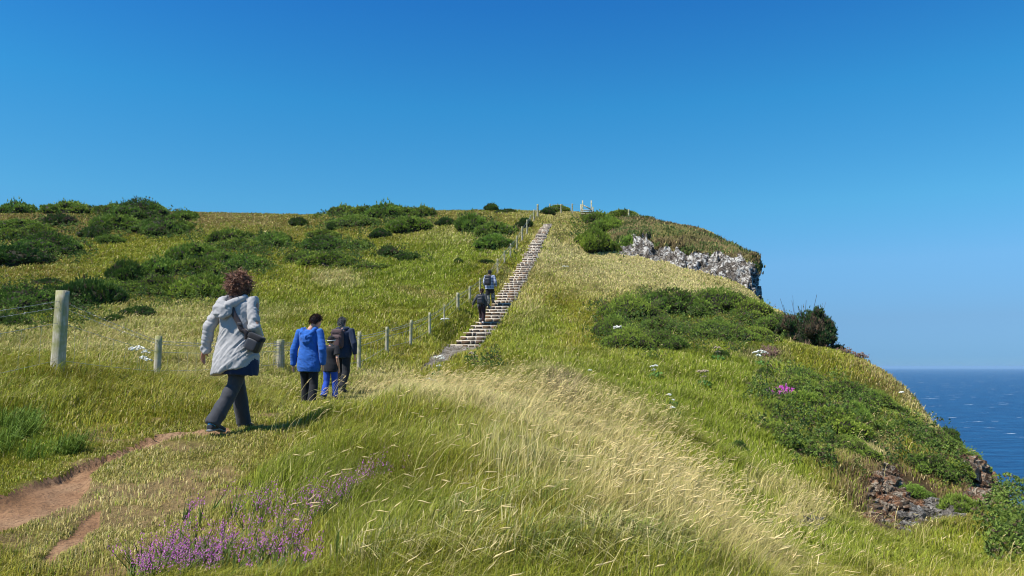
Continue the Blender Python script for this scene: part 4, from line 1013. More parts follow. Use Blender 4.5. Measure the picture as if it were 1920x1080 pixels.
# summit fence
sf = empty('summit_fence', (3.6,74,float(H(3.6,74)))); tag(sf, 'short wire fence on thin posts along the skyline between the steps and the stile', 'fence'); SO = np.array(sf.location); tp = []
for i,(px,by,ty,d) in enumerate([(1031,403,384,75),(1052,405,384,73),(1073,401,382,73.5)]):
    x,y,zt = P(px,ty,d); zb = float(H(x,y)); h = max(zt-zb,.9); o = mobj('post', post_mesh(h,.065,40+i,(0,0)), sf); o.location = np.array([x,y,zb])-SO; tp.append(np.array([x,y,zb+h*.95])-SO)
gx = np.array(P(1093,386,74.0))-SO
for k in (0,.35): 
    V,Q,T = multi([tube(np.array(tp+[gx])-np.array([0,0,k]), .006, 4, False)]); mobj('wire', np_mesh('wire',V,Q,T,mats=[M['wire']]), sf)
x,y,zt = P(1179,393,71.5); o = mobj('fence_post', post_mesh(max(zt-float(H(x,y)),1.1),.09,61)); o.location = (x,y,float(H(x,y))); o.data.materials[0] = M['post_pale']; tag(o, 'single pale fence post standing among gorse above the left end of the cliff', 'post')
# stile
def beam(a, b, w, h, mat, name, parent, org):
    a = np.array(a,float); b = np.array(b,float); d = b-a; L = np.linalg.norm(d); d /= L; ref = np.array([0,0,1.0]) if abs(d[2]) < .9 else np.array([0,1.0,0]); s = np.cross(d, ref); s /= np.linalg.norm(s); u = np.cross(s, d)
    V = [];
    for t in (a, b):
        for q,r in ((-1,-1),(1,-1),(1,1),(-1,1)): V.append(t+s*q*w/2+u*r*h/2-org)
    me = np_mesh(name, np.array(V), np.array([[0,1,2,3],[7,6,5,4],[0,4,5,1],[1,5,6,2],[2,6,7,3],[3,7,4,0]]), None, mats=[mat]); return mobj(name, me, parent)
d = 73.5; gl = P(1093,402,d); gz = float(H(gl[0],gl[1])); si = empty('stile', (gl[0],gl[1],gz)); tag(si, 'wooden ladder stile with two tall posts on the skyline', 'stile'); GO = np.array([gl[0],gl[1],gz])
def Q_(px, py, dd=0): return np.array(P(px,py,d+dd))
pm = M['post_pale']; zg = lambda px: py_of(px)
def upright(px, top, dd, w=.11):
    b = Q_(px,400,dd); b[2] = float(H(b[0],b[1]))-.3; t = Q_(px,top,dd); t[:2] = b[:2]; beam(b, t, w, w, pm, 'post', si, GO)
upright(1092.5,376,0); upright(1109,376,0); upright(1089.5,383,.5,.13); upright(1112,388,.5,.10); upright(1090,384,-.5,.1)
beam(Q_(1093,384.5),Q_(1108,392.5),.07,.10,M['post'],'brace',si,GO)
beam(Q_(1089.5,394.2,-.1),Q_(1110,394.2,-.1),.05,.10,pm,'rail',si,GO)
beam(Q_(1088.5,398,-.35),Q_(1111,398,-.35),.45,.06,pm,'tread',si,GO); beam(Q_(1090,401,-.75),Q_(1109,401,-.75),.35,.05,M['post'],'tread',si,GO)
# ------------------------------------------------------------------ white umbel flowers
t = NT_('umbel_white'); M['umbel'] = t.done(t.bsdf(t.ramp(t.noise(60,3),[(.35,(.62,.60,.48)),(.6,(.86,.85,.78))]), .8))
t = NT_('umbel_dead'); M['umbel_dead'] = t.done(t.bsdf((.38,.30,.20), .9))
t = NT_('plant_stem'); M['stem'] = t.done(t.bsdf((.16,.22,.07), .7))
def umbel(c, r, seed):
    rr = np.random.default_rng(seed); parts = []; n = 16
    for k in range(n):
        a = rr.random()*6.28; q = math.sqrt(rr.random()); p = np.array(c)+np.array([math.cos(a)*q*r, math.sin(a)*q*r, r*.55*(1-q*q)])
        v = ICO_V[:, :]*np.array([1,1,.7])*r*.25*(.8+.4*rr.random())*(1+.25*(rr.random((len(ICO_V),1))-.5)); parts.append((v+p, None, ICO_F))
    return parts
def umbel_plant(px, py, hpx, heads, label, dead=False, d=None, leaves=True):
    """px,py: where the stem meets the grass; heads: (dx px, up px, radius px)"""
    x,y,z = hit(px, py) if d is None else P(px,py,d)
    if d is not None: z = float(H(x,y))
    o = empty('white_umbel_plant' if not dead else 'faded_umbel_plant', (x,y,z)); tag(o, label, 'wildflower')
    s = y/F; rr = random.Random(px)
    for i,(dx,up,r) in enumerate(heads):
        top = np.array([dx*s, rr.uniform(-.08,.08)*min(1,y/15), max(up*s*1.25+.05,.12)]); mid = np.array([top[0]*.3, top[1]*.3, top[2]*.55])
        V,Q,T = multi([tube([(0,0,-.05),mid,top-np.array([0,0,.01])], [max(.004,s*.45),max(.0035,s*.4),max(.003,s*.35)], 5, False)]); mobj('stem', np_mesh('stem',V,Q,T,mats=[M['stem']]), o)
        V,Q,T = multi(umbel(top, r*s*1.12, i+px)); mobj('flower_head', np_mesh('flower_head',V,Q,T,smooth=True,mats=[M['umbel_dead' if dead else 'umbel']]), o)
    if leaves:
        V=[];T=[]; r2 = np.random.default_rng(px); L = min(.32, 16*s)
        for k in range(34):
            a = r2.random()*6.28; q = L*(.25+.75*r2.random()); c = np.array([math.cos(a)*q, math.sin(a)*q, .05+.6*r2.random()*L]); dd = r2.normal(size=3); dd /= np.linalg.norm(dd); e = np.cross(dd, r2.normal(size=3)); e /= np.linalg.norm(e)
            w_ = L*.22; b = len(V); V += [c-dd*w_, c+e*w_*.6, c+dd*w_, c-e*w_*.6]; T += [[b,b+1,b+2],[b,b+2,b+3]]
        mobj('leaves', np_mesh('leaves', np.array(V), None, np.array(T), mats=[M['leaf']], attrs={'Col': np.tile(np.array((.12,.24,.05))*1.0,(len(V),1))}), o)
umbel_plant(262,700,30,[(-14,44,8),(-4,46,8),(8,40,7),(6,31,7),(14,28,7)],'cluster of white umbel flowers between the first and second fence posts', d=11.6, leaves=False)
umbel_plant(822,712,30,[(-6,29,4),(0,30,4),(5,31,4.2),(7,28,4),(1,17,4.2)],'tall group of round white umbels at the foot of the gravel path')
umbel_plant(812,728,10,[(-7,9,5),(2,7,6)],'loose pale umbel low in the straw grass below the gravel path', leaves=False)
umbel_plant(835,612,12,[(-5,7,4),(3,7,4.5)],'white umbels in the grass just left of the bottom of the steps', leaves=False)
umbel_plant(1160,640,14,[(-4,17,7),(4,18,5),(0,9,4.5)],'white umbels against the dark left side of the big gorse thicket', leaves=False)
umbel_plant(1227,712,18,[(-3,16,4),(2,17,4),(1,11,4)],'white umbels alone on the bright grass, left of the two faded ones')
umbel_plant(1427,690,24,[(-9,19,5),(-1,21,6),(7,19,6),(-4,15,5)],'brightest widest white umbel flower head on the right slope')
umbel_plant(1318,728,20,[(-4,20,6),(4,21,6),(3,13,4)],'faded brown umbel plant standing on the right slope below the gorse', dead=True)
umbel_plant(1345,680,18,[(0,19,5.5),(3,13,4)],'faded umbel plant touching the bottom of the big gorse thicket', dead=True)
umbel_plant(1255,768,20,[(0,17,4.5),(6,10,3)],'small white umbel above another one on the bright middle grass')
umbel_plant(1263,788,20,[(0,13,4.5)],'lowest small white umbel on the bright middle grass')
umbel_plant(1106,705,8,[(0,5,3.5)],'tiny single white flower on the bright grass right of the mound', leaves=False)
umbel_plant(886,680,10,[(-2,10,6),(5,6,5)],'faded yellowish umbel right of the gravel path', dead=True)
umbel_plant(1690,748,8,[(0,6,4.5)],'small white flower close to the cliff edge against the sea', leaves=False)
umbel_plant(1060,505,6,[(-3,2,3),(3,2,2.6)],'pale flower patch right of the middle of the steps', leaves=False)
# ------------------------------------------------------------------ purple heather
HP = [np.array((.33,.09,.29)), np.array((.42,.17,.38)), np.array((.22,.07,.20))]
def heather(name, poly, n, label, hh, fs, cols=HP, gcol=(.15,.20,.05), dens=None):
    """short woody sprays carrying bells of flower"""
    xs=[];ys=[]
    while len(xs) < n:
        cx,cy,rx,ry,a = random.choice(poly); t = random.uniform(0,6.283); q = math.sqrt(random.random()); u,v = rx*q*math.cos(t), ry*q*math.sin(t)
        px, py = cx+u*math.cos(R(a))-v*math.sin(R(a)), cy+u*math.sin(R(a))+v*math.cos(R(a)); x,y,z = hit(px,py)
        if fbm(np.array([x*3.0]),np.array([y*3.0]),2,5)[0] < .50: 
            if random.random() < .6: continue
        xs.append(x); ys.append(y)
    x = np.array(xs); y = np.array(ys); z = H(x,y); n = len(x); h = hh*(.6+.7*RNG.random(n)); dx = RNG.normal(.25,.35,n)*h; dy = RNG.normal(0,.3,n)*h
    parts = []; nf = 24
    # woody green sprays
    for k in range(3):
        ex = x+dx*.8+RNG.normal(0,.25,n)*h; ey = y+dy*.8+RNG.normal(0,.25,n)*h; w = .006; V = np.stack([np.stack([x-w,y,z],1),np.stack([x+w,y,z],1),np.stack([ex,ey,z+h*.95],1)],1).reshape(-1,3)
        parts.append((V, None, np.arange(n*3).reshape(-1,3), np.tile(np.array(gcol),(n*3,1))*(.7+.6*np.repeat(RNG.random((n,1)),3,0))))
    # flowers
    t = RNG.random((n,nf))*.55+.5; off = np.repeat(RNG.normal(0,1,(n,nf//6,3)),6,1)*np.array([.2,.2,.05])*h[:,None,None]*.62+RNG.normal(0,1,(n,nf,3))*np.array([.03,.03,.12])*h[:,None,None]*.62
    c = np.stack([x[:,None]+dx[:,None]*t, y[:,None]+dy[:,None]*t, z[:,None]+h[:,None]*t],2)+off; c = c.reshape(-1,3); m = len(c)
    V = np.empty((m,4,3)); s = fs*(.6+.8*RNG.random((m,1)))
    for k,dv in enumerate(((1,0,-.5),(-.5,.87,-.5),(-.5,-.87,-.5),(0,0,1.1))): V[:,k] = c+np.array(dv)*s*(1+RNG.normal(0,.15,(m,1)))
    T = (np.arange(m)[:,None,None]*4+np.array([[0,1,3],[1,2,3],[2,0,3]])).reshape(-1,3)
    ci = RNG.integers(0,len(cols),m); C = np.repeat(np.array(cols)[ci]*(.8+.5*RNG.random((m,1))),4,0); parts.append((V.reshape(-1,3), None, T, C))
    V,Q,T,C = join(parts); o = mobj(name, np_mesh(name, V, None, T, mats=[M['leaf']], attrs={'Col': C})); tag(o, label, 'heather', kind='stuff')
heather('purple_heather', [(440,1010,130,60,8),(350,1070,110,30,-10),(520,985,80,40,10),(480,1070,120,34,0),(290,1085,70,22,0)], 185, 'purple flowering heather patch in the bottom left foreground', .16, .0036)
heather('purple_heather', [(625,965,55,12,-15),(685,930,22,12,-20),(590,985,40,14,0)], 40, 'thin purple heather sprigs right of the main heather patch', .24, .0040)
heather('magenta_heather', [(1462,744,24,7,-8),(1474,742,10,7,0)], 70, 'small vivid magenta heather tuft among the gorse on the right slope', .16, .018, [np.array((.42,.06,.36)), np.array((.50,.12,.42))])
heather('faded_heather', [(1560,652,80,9,12),(1560,652,60,6,12),(1440,668,14,8,0)], 150, 'dull brownish purple heather strip under the blackthorn at the cliff top', .22, .02, [np.array((.19,.11,.10)), np.array((.15,.09,.07)), np.array((.20,.16,.08))], (.12,.09,.05))
# ------------------------------------------------------------------ people
def v3(*a): return np.array(a, float)
def loft(pts, rads, side=(1,0,0), ns=16, pw=2.0):
    """closed tube of elliptical sections; rads: (across side, other)"""
    pts = np.asarray(pts, float); n = len(pts); side = np.asarray(side, float); V = []
    for i in range(n):
        d = pts[min(i+1,n-1)]-pts[max(i-1,0)]; d /= max(np.linalg.norm(d),1e-9); s = side-d*side.dot(d)
        if np.linalg.norm(s) < .05: s = np.cross(d, v3(0,1,0))
        s /= np.linalg.norm(s); b = np.cross(d, s); r = rads[i] if not np.isscalar(rads[i]) else (rads[i],rads[i])
        for k in range(ns):
            t = 2*math.pi*k/ns; c, q = math.cos(t), math.sin(t); e = 2/pw
            V.append(pts[i]+s*r[0]*math.copysign(abs(c)**e,c)+b*r[1]*math.copysign(abs(q)**e,q))
    Q = [[i*ns+k, i*ns+(k+1)%ns, (i+1)*ns+(k+1)%ns, (i+1)*ns+k] for i in range(n-1) for k in range(ns)]
    V += [pts[0], pts[-1]]; c0 = n*ns
    T = [[c0,(k+1)%ns,k] for k in range(ns)]+[[c0+1,(n-1)*ns+k,(n-1)*ns+(k+1)%ns] for k in range(ns)]
    return np.array(V), np.array(Q), np.array(T)
def ball(c, r, n=10):
    r = (r,r,r) if np.isscalar(r) else r; zs = np.cos(np.linspace(math.pi, 0, n)); 
    return loft([v3(c[0],c[1],c[2]+r[2]*z*.999) for z in zs], [(max(r[0]*math.sqrt(max(1-z*z,0)),.0005), max(r[1]*math.sqrt(max(1-z*z,0)),.0005)) for z in zs], ns=16)
def fuse(parts, vox, it=6, fac=.5):
    V,Q,T = multi(parts); me = np_mesh('tmp', V, Q, T); o = bpy.data.objects.new('tmp', me); COL.objects.link(o)
    m = o.modifiers.new('r','REMESH'); m.mode = 'VOXEL'; m.voxel_size = vox
    if it: s = o.modifiers.new('s','SMOOTH'); s.iterations = it; s.factor = fac
    dg = bpy.context.evaluated_depsgraph_get(); ev = o.evaluated_get(dg); em = bpy.data.meshes.new_from_object(ev)
    bpy.data.objects.remove(o); bpy.data.meshes.remove(me); return em
def coords(me):
    a = np.empty(len(me.vertices)*3, np.float32); me.vertices.foreach_get('co', a); return a.reshape(-1,3)
def normals(me):
    a = np.empty(len(me.vertices)*3, np.float32); me.vertices.foreach_get('normal', a); return a.reshape(-1,3)
def displace(me, fn):
    v = coords(me); n = normals(me); v = v+n*fn(v,n)[:,None]; me.vertices.foreach_set('co', v.astype(np.float32).ravel()); me.update()
def finish(me, name, mat, parent, label=None):
    me.name = name; me.materials.clear(); me.materials.append(mat); me.polygons.foreach_set('use_smooth', np.ones(len(me.polygons), bool)); me.update()
    o = mobj(name, me, parent)
    if label: o['label'] = label
    return o
def folds(amp, fx, fz, tilt=0, seed=0):
    """cloth folds: ridges running along a tilted direction"""
    def f(v, n):
        u = v[:,0]*math.cos(tilt)+v[:,2]*math.sin(tilt); w = -v[:,0]*math.sin(tilt)+v[:,2]*math.cos(tilt); u = u+v[:,1]*.6
        a = fbm(u*fx, w*fz, 3, seed); b = fbm(u*fx*.5+9, w*fz*.7+3, 2, seed+5)
        return amp*((1-np.abs(2*a-1)*2.2)*.6+(b-.5)*1.2)
    return f
def skinmat(name, c):
    t = NT_(name); n = t.noise(14,4); return t.done(t.bsdf(t.mix(n, c, tuple(v*f for v,f in zip(c,(1.05,.9,.85)))), .5, spec=.35, Subsurface_Weight=.08))
SK = skinmat('skin', (.62,.36,.25)); SK2 = skinmat('skin_tanned', (.42,.22,.14))
def colmat(name):
    t = NT_(name); a = t.n('ShaderNodeAttribute', attribute_name='Col').outputs['Color']; return t.done(t.bsdf(a, .45, spec=.4))
M['hair'] = colmat('hair_strands')
M['coat'] = fabric('light_grey_shell', (.44,.425,.41), (.36,.35,.34), 90, .7, .15, .002, 7)
M['charcoal'] = fabric('charcoal_trouser', (.055,.057,.064), (.042,.043,.05), 120, .75, .2, .002)
M['black'] = fabric('black_cloth', (.014,.014,.017), (.020,.020,.024), 120, .8, .2, .002)
M['navy'] = fabric('navy_cloth', (.014,.024,.055), (.018,.03,.065), 120, .8, .2, .002)
M['blue'] = fabric('bright_blue_fleece', (.03,.14,.50), (.025,.11,.40), 150, .9, .25, .002)
M['royal'] = fabric('royal_blue_cloth', (.025,.09,.50), (.02,.07,.40), 120, .8, .2, .002)
M['brownpack'] = fabric('brown_nylon', (.095,.055,.055), (.075,.045,.046), 150, .6, .2, .002)
M['greyhood'] = fabric('dark_grey_fleece', (.075,.08,.088), (.06,.063,.07), 150, .9, .2, .002)
M['maroon'] = fabric('dark_maroon_cloth', (.030,.012,.018), (.022,.010,.014), 120, .8, .2, .002)
M['nylon'] = fabric('black_nylon', (.022,.022,.026), (.03,.03,.035), 200, .45, .15, .001, spec=.4)
M['strapb'] = fabric('dark_brown_webbing', (.05,.035,.035), (.04,.03,.03), 220, .5, .2, .001, spec=.4)
M['white'] = fabric('white_cloth', (.75,.74,.72), (.68,.67,.66), 100, .8, .1, .001)
M['cyan'] = fabric('cyan_shoe_mesh', (.05,.42,.70), (.04,.33,.60), 200, .6, .2, .001)
M['shoe'] = fabric('dark_shoe', (.04,.042,.05), (.03,.03,.035), 90, .6, .2, .002)
M['sole'] = fabric('grey_sole', (.25,.25,.25), (.2,.2,.2), 90, .7, .1, .001)
t = NT_('camo_cloth'); M['camo'] = t.done(t.bsdf(t.ramp(t.noise(14,3),[(.40,(.05,.055,.045)),(.5,(.17,.165,.14)),(.6,(.34,.33,.30))]), .85))
t = NT_('checked_shirt'); sp = t.n('ShaderNodeSeparateXYZ'); t.l(t.coord(), sp.inputs[0])
def stripes(ax, k, lo): return t.math('GREATER_THAN', t.math('SINE', t.math('MULTIPLY', sp.outputs[ax], k)), lo)
c = t.mix(stripes(0,95,0.1), (.62,.66,.74), (.10,.14,.30)); c = t.mix(t.math('MULTIPLY', stripes(2,95,.1), .75), c, (.06,.08,.20)); c = t.mix(stripes(2,48,.93), c, (.75,.78,.82))
M['plaid'] = t.done(t.bsdf(c, .85))

def lerp(a, b, t): return a*(1-t)+b*t
def base_joints():
    J = dict(head=v3(0,.02,1.575), neck=v3(0,-.012,1.44), chest=v3(0,-.005,1.28), waist=v3(0,0,1.08), pelvis=v3(0,0,.94))
    for s,k in ((-1,'L'),(1,'R')):
        J['sh'+k] = v3(.175*s,-.005,1.385); J['el'+k] = v3(.235*s,-.04,1.11); J['wr'+k] = v3(.25*s,.04,.87); J['hip'+k] = v3(.088*s,0,.90); J['kn'+k] = v3(.095*s,.02,.49); J['an'+k] = v3(.10*s,-.01,.085); J['toe'+k] = v3(.115*s,.15,.03)
    return J
def hand(J, k, s, curl=.5):
    """palm, four unequal bent fingers and a thumb leaving the side of the palm"""
    w = J['wr'+k]; d = w-J['el'+k]; d /= np.linalg.norm(d); d = d+v3(0,0,-.35); d /= np.linalg.norm(d)
    fw = J.get('thumb'+k, v3(0,1,0)); fw = fw-d*fw.dot(d); fw /= np.linalg.norm(fw)          # towards the thumb side
    inn = np.cross(d, fw)*(1 if k == 'L' else -1); inn = inn*np.sign(inn.dot(v3(-s,0,0)) or 1)       # palm faces the body
    out = [loft([w-d*.02, w+d*.01, w+d*.05, w+d*.085], [(.022,.017),(.026,.016),(.039,.0145),(.037,.012)], side=fw, ns=14)]
    for i,(o,L) in enumerate(((.028,.070),(.009,.080),(-.010,.074),(-.028,.058))):
        b = w+d*(.082-abs(i-1)*.003)+fw*o; p = [b-d*.012]; dd = d.copy(); c = curl*(.8+.12*i)
        pos = b
        for seg,(l,a) in enumerate(((.44,.25),(.32,.6),(.24,.55))):
            dd = dd*math.cos(a*c)+inn*math.sin(a*c); dd /= np.linalg.norm(dd); p.append(pos); pos = pos+dd*L*l
        p.append(pos); out.append(loft(p, [.0088,.0088,.0083,.0075,.0055], side=fw, ns=10))
    b = w+d*.028+fw*.026; t1 = fw*.75+d*.6+inn*.25; t1 /= np.linalg.norm(t1); t2 = d*.85+fw*.4+inn*.3; t2 /= np.linalg.norm(t2)
    out.append(loft([b-fw*.014, b+t1*.018, b+t1*.040, b+t1*.040+t2*.03], [.012,.0115,.0095,.0065], side=inn, ns=10))
    return out
def body_parts(J, g=1.0):
    p = []; h = J['head']; n = J['neck']; hd = J.get('headtilt', v3(0,0,1)); fwd = J.get('face', v3(0,1,0)); hd = hd/np.linalg.norm(hd); sx = np.cross(fwd, hd); sx /= np.linalg.norm(sx); fwd = np.cross(hd, sx)
    L = lambda x,y,z: h+sx*x+fwd*y+hd*z
    p.append(loft([L(0,-.01,.118),L(0,-.012,.105),L(0,-.012,.07),L(0,-.008,.02),L(0,.004,-.03),L(0,.028,-.075),L(0,.045,-.105),L(0,.05,-.115)], [(.02,.02),(.052,.06),(.074,.092),(.077,.098),(.071,.088),(.058,.066),(.036,.038),(.015,.015)], side=sx, ns=20))
    p.append(loft([n-v3(0,0,.05), n, lerp(n,L(0,-.015,-.06),.6), L(0,-.01,-.02)], [(.075*g,.065*g),(.056,.056),(.052,.054),(.055,.055)], ns=14))
    p.append(loft([L(0,.085,.025),L(0,.103,-.005),L(0,.112,-.03),L(0,.095,-.042)], [(.008,.01),(.011,.012),(.016,.012),(.012,.006)], side=sx, ns=10))     # nose
    p.append(loft([L(-.024,.088,-.066),L(0,.098,-.064),L(.024,.088,-.066)], [.005,.0085,.005], side=hd, ns=8))     # lips
    p.append(loft([L(-.045,.078,.03),L(0,.094,.034),L(.045,.078,.03)], [.007,.010,.007], side=hd, ns=8))     # brow
    for s in (-1,1): p.append(loft([L(.074*s,-.008,-.04),L(.083*s,-.014,-.01),L(.082*s,-.016,.02)], [(.006,.010),(.008,.017),(.006,.013)], side=sx, ns=10))    # ears
    c, w, pv = J['chest'], J['waist'], J['pelvis']
    p.append(loft([n-v3(0,0,.005), n-v3(0,0,.045), lerp(n,c,.45), c, lerp(c,w,.5), w, lerp(w,pv,.6), pv, pv-v3(0,0,.09)], [(.055,.05),(.115*g,.075*g),(.165*g,.10*g),(.158*g,.112*g),(.142*g,.105*g),(.132*g,.10*g),(.155*g,.112*g),(.168*g,.12*g),(.12*g,.09*g)], ns=22))
    for s,k in ((-1,'L'),(1,'R')):
        a,b,e = J['sh'+k], J['el'+k], J['wr'+k]
        p.append(loft([lerp(v3(0,a[1],a[2]),a,.5), a, lerp(a,b,.5), b, lerp(b,e,.35), e], [.055*g,.056*g,.047*g,.039*g,.039*g,.026], ns=14)); p += hand(J,k,s,J.get('curl',.55))
        a,b,e,t = J['hip'+k], J['kn'+k], J['an'+k], J['toe'+k]
        p.append(loft([a+v3(0,0,.03), a-v3(0,0,.04), lerp(a,b,.5), b, lerp(b,e,.35), lerp(b,e,.8), e], [.082*g,.085*g,.07*g,.055*g,.055*g,.036*g,.036], ns=16))
        heel = e+v3(0,-.045,-.045)
        p.append(loft([heel+v3(0,-.01,.0), heel+v3(0,.01,.005), lerp(e,t,.45)+v3(0,0,-.005), t, t+(t-e)*v3(1,1,0)*.22], [(.025,.022),(.032,.032),(.038,.03),(.042,.02),(.02,.01)], ns=14))
    return p
def torso_cloth(J, hem, rr, thick=.018, g=1.0, collar=.07):
    c, w, pv, n = J['chest'], J['waist'], J['pelvis'], J['neck']; pts=[n-v3(0,0,.01), n-v3(0,0,.05), lerp(n,c,.45), c, lerp(c,w,.5), w, lerp(w,pv,.6)]; rad=[(collar,collar*.9),(.125*g+thick,.082*g+thick),(.17*g+thick,.108*g+thick),(.160*g+thick,.120*g+thick),(.148*g+thick,.112*g+thick),(.142*g+thick,.11*g+thick),(.158*g+thick,.12*g+thick)]
    for z, r in zip(hem, rr): pts.append(v3(pv[0],pv[1],z)); rad.append(r)
    return loft(pts, rad, ns=26)
def sleeve(J, k, r, end=1.0, cuff=None, elbow=None):
    a,b,e = J['sh'+k], J['el'+k], J['wr'+k]; E = lerp(b,e,end) if end > 0 else lerp(a,b,1+end)
    if end > 0: return loft([lerp(v3(0,a[1],a[2]),a,.45), a+v3(0,0,.004), lerp(a,b,.5), b, lerp(b,E,.5), E-(E-b)*.06, E], [r*1.15,r*1.22,r*1.05,elbow or r*.95,r*.88,cuff or r*.78,(cuff or r*.78)*.97], ns=16)
    return loft([lerp(v3(0,a[1],a[2]),a,.45), a+v3(0,0,.004), lerp(a,E,.6), E], [r*1.15,r*1.2,r*1.12,r*1.2], ns=16)
def trouser(J, r0, r1, r2, ankle=.97, seat=(.178,.135)):
    p = [loft([J['pelvis']+v3(0,0,.06), J['pelvis'], J['pelvis']-v3(0,0,.075), J['pelvis']-v3(0,0,.12)], [(seat[0]*.93,seat[1]*.93),seat,(seat[0]*.98,seat[1]*.98),(seat[0]*.7,seat[1]*.7)], ns=24)]
    for k in 'LR':
        a,b,e = J['hip'+k], J['kn'+k], J['an'+k]; E = lerp(b,e,ankle)
        p.append(loft([a+v3(0,0,.02), a-v3(0,0,.05), lerp(a,b,.5), b, lerp(b,E,.5), E], [r0*.95,r0,lerp(r0,r1,.5),r1,lerp(r1,r2,.5),r2], ns=18))
    return p
def shoe_parts(J, k):
    e,t = J['an'+k], J['toe'+k]; heel = e+v3(0,-.055,-.05); up = loft([e+v3(0,-.005,.03), e+v3(0,-.01,0), e+v3(0,-.005,-.03)], [(.040,.045),(.042,.050),(.044,.055)], ns=14)
    f = loft([heel+v3(0,-.012,.012), heel+v3(0,.005,.012), lerp(e,t,.4)+v3(0,0,-.008), t+v3(0,0,.004), t+(t-e)*v3(1,1,0)*.28+v3(0,0,.002)], [(.028,.028),(.040,.038),(.044,.036),(.048,.028),(.026,.016)], ns=16)
    s = loft([heel+v3(0,-.02,-.018), heel+v3(0,0,-.018), lerp(e,t,.4)+v3(0,0,-.033), t+v3(0,0,-.02), t+(t-e)*v3(1,1,0)*.30+v3(0,0,-.014)], [(.025,.012),(.042,.014),(.046,.014),(.050,.013),(.026,.010)], ns=14)
    return up, f, s
def hair_mesh(J, cols, seed, kind='short', dens=1500, vol=(.086,.108,.125)):
    h = J['head']; hd = J.get('headtilt', v3(0,0,1)); hd = hd/np.linalg.norm(hd); fwd = J.get('face', v3(0,1,0)); sx = np.cross(fwd, hd); sx /= np.linalg.norm(sx); fwd = np.cross(hd, sx)
    r = np.random.default_rng(seed); parts = []; cols = np.array(cols); B = np.stack([sx,fwd,hd])
    v = np.array(ico3_v); zl = v*np.array(vol)
    if kind == 'curly': ctr = v3(0,-.025,.0); keep_f = lambda p: (p[:,1] < .75) | (p[:,2] > .35)
    else: ctr = v3(0,-.012,.012); keep_f = lambda p: ((p[:,2] > -.15+.9*np.clip(p[:,1]+.1,0,1)) | ((p[:,1] < -.25) & (p[:,2] > -.62)))
    nse = 1+.10*(fbm(v[:,0]*3+seed, v[:,2]*3+v[:,1]*2, 3, seed)-.5)
    zl = zl*nse[:,None]; kf = keep_f(v); F_ = ico3_f[kf[ico3_f].all(1)]
    parts.append((h+(zl+ctr)@B, None, F_, np.tile(cols[0]*.8,(len(zl),1))))
    idx = r.choice(np.nonzero(kf)[0], dens); p = (zl[idx]+ctr+r.normal(size=(dens,3))*.006); n = v[idx]
    if kind == 'curly':
        for i in range(dens):
            R0 = .012+.013*r.random(); L = .03+.05*r.random()+(.05 if r.random() < .15 else 0); d = n[i]+r.normal(size=3)*.5+v3(0,0,-.25); d /= np.linalg.norm(d); a = np.cross(d, r.normal(size=3)); a /= np.linalg.norm(a); b = np.cross(d,a)
            ph = r.random()*6.28; ts = np.linspace(0,1,7); q = [p[i]+d*L*t*.8+(a*math.cos(ph+t*6)+b*math.sin(ph+t*6))*R0*(.4+.6*t) for t in ts]
            V,Q,_,_ = tube(np.array(q), np.array([.0045,.0055,.0055,.005,.0045,.004,.002])*(.5+.5*r.random()), 4, False); c = cols[r.integers(len(cols))]*(.7+.6*r.random()); parts.append((h+V@B, Q, None, np.tile(c,(len(V),1))))
    else:
        d = n*.55+np.stack([r.normal(0,.25,dens), -.45+0*idx, -.35+r.normal(0,.3,dens)],1); d /= np.linalg.norm(d,axis=1)[:,None]; s = np.cross(d, n+.01); s /= np.maximum(np.linalg.norm(s,axis=1),1e-6)[:,None]; L = (.014+.016*r.random((dens,1)))
        V = np.stack([p-s*.0035, p+s*.0035, p+d*L+n*.004],1).reshape(-1,3); c = cols[r.integers(len(cols),size=dens)]*(.7+.6*r.random((dens,1))); parts.append((h+V@B, None, np.arange(dens*3).reshape(-1,3), np.repeat(c,3,0)))
    V,Q,T,C = join(parts); return np_mesh('hair', V, Q, T, mats=[M['hair']], attrs={'Col': C})
ico3_v, ico3_f = ico(4)
def eyes(J, parent):
    h = J['head']; hd = J.get('headtilt', v3(0,0,1)); hd = hd/np.linalg.norm(hd); fwd = J.get('face', v3(0,1,0)); sx = np.cross(fwd, hd); sx /= np.linalg.norm(sx); fwd = np.cross(hd, sx)
    for s in (-1,1):
        V,Q,T = ball(h+sx*.031*s+fwd*.080+hd*.008, .0125, 8); mobj('eye', np_mesh('eye',V,Q,T,smooth=True,mats=[M['white']]), parent)
def person(px, py, d, rz, height, label):
    x,y,_ = P(px,py,d); z = float(H(x,y)); o = empty('person', (x,y,z), R(rz)); o.scale = (height/1.70,)*3; tag(o, label, 'person'); return o
def accessory(name, ref, label, cat):
    o = empty(name, ref.location, ref.rotation_euler.z); o.scale = ref.scale; tag(o, label, cat); return o
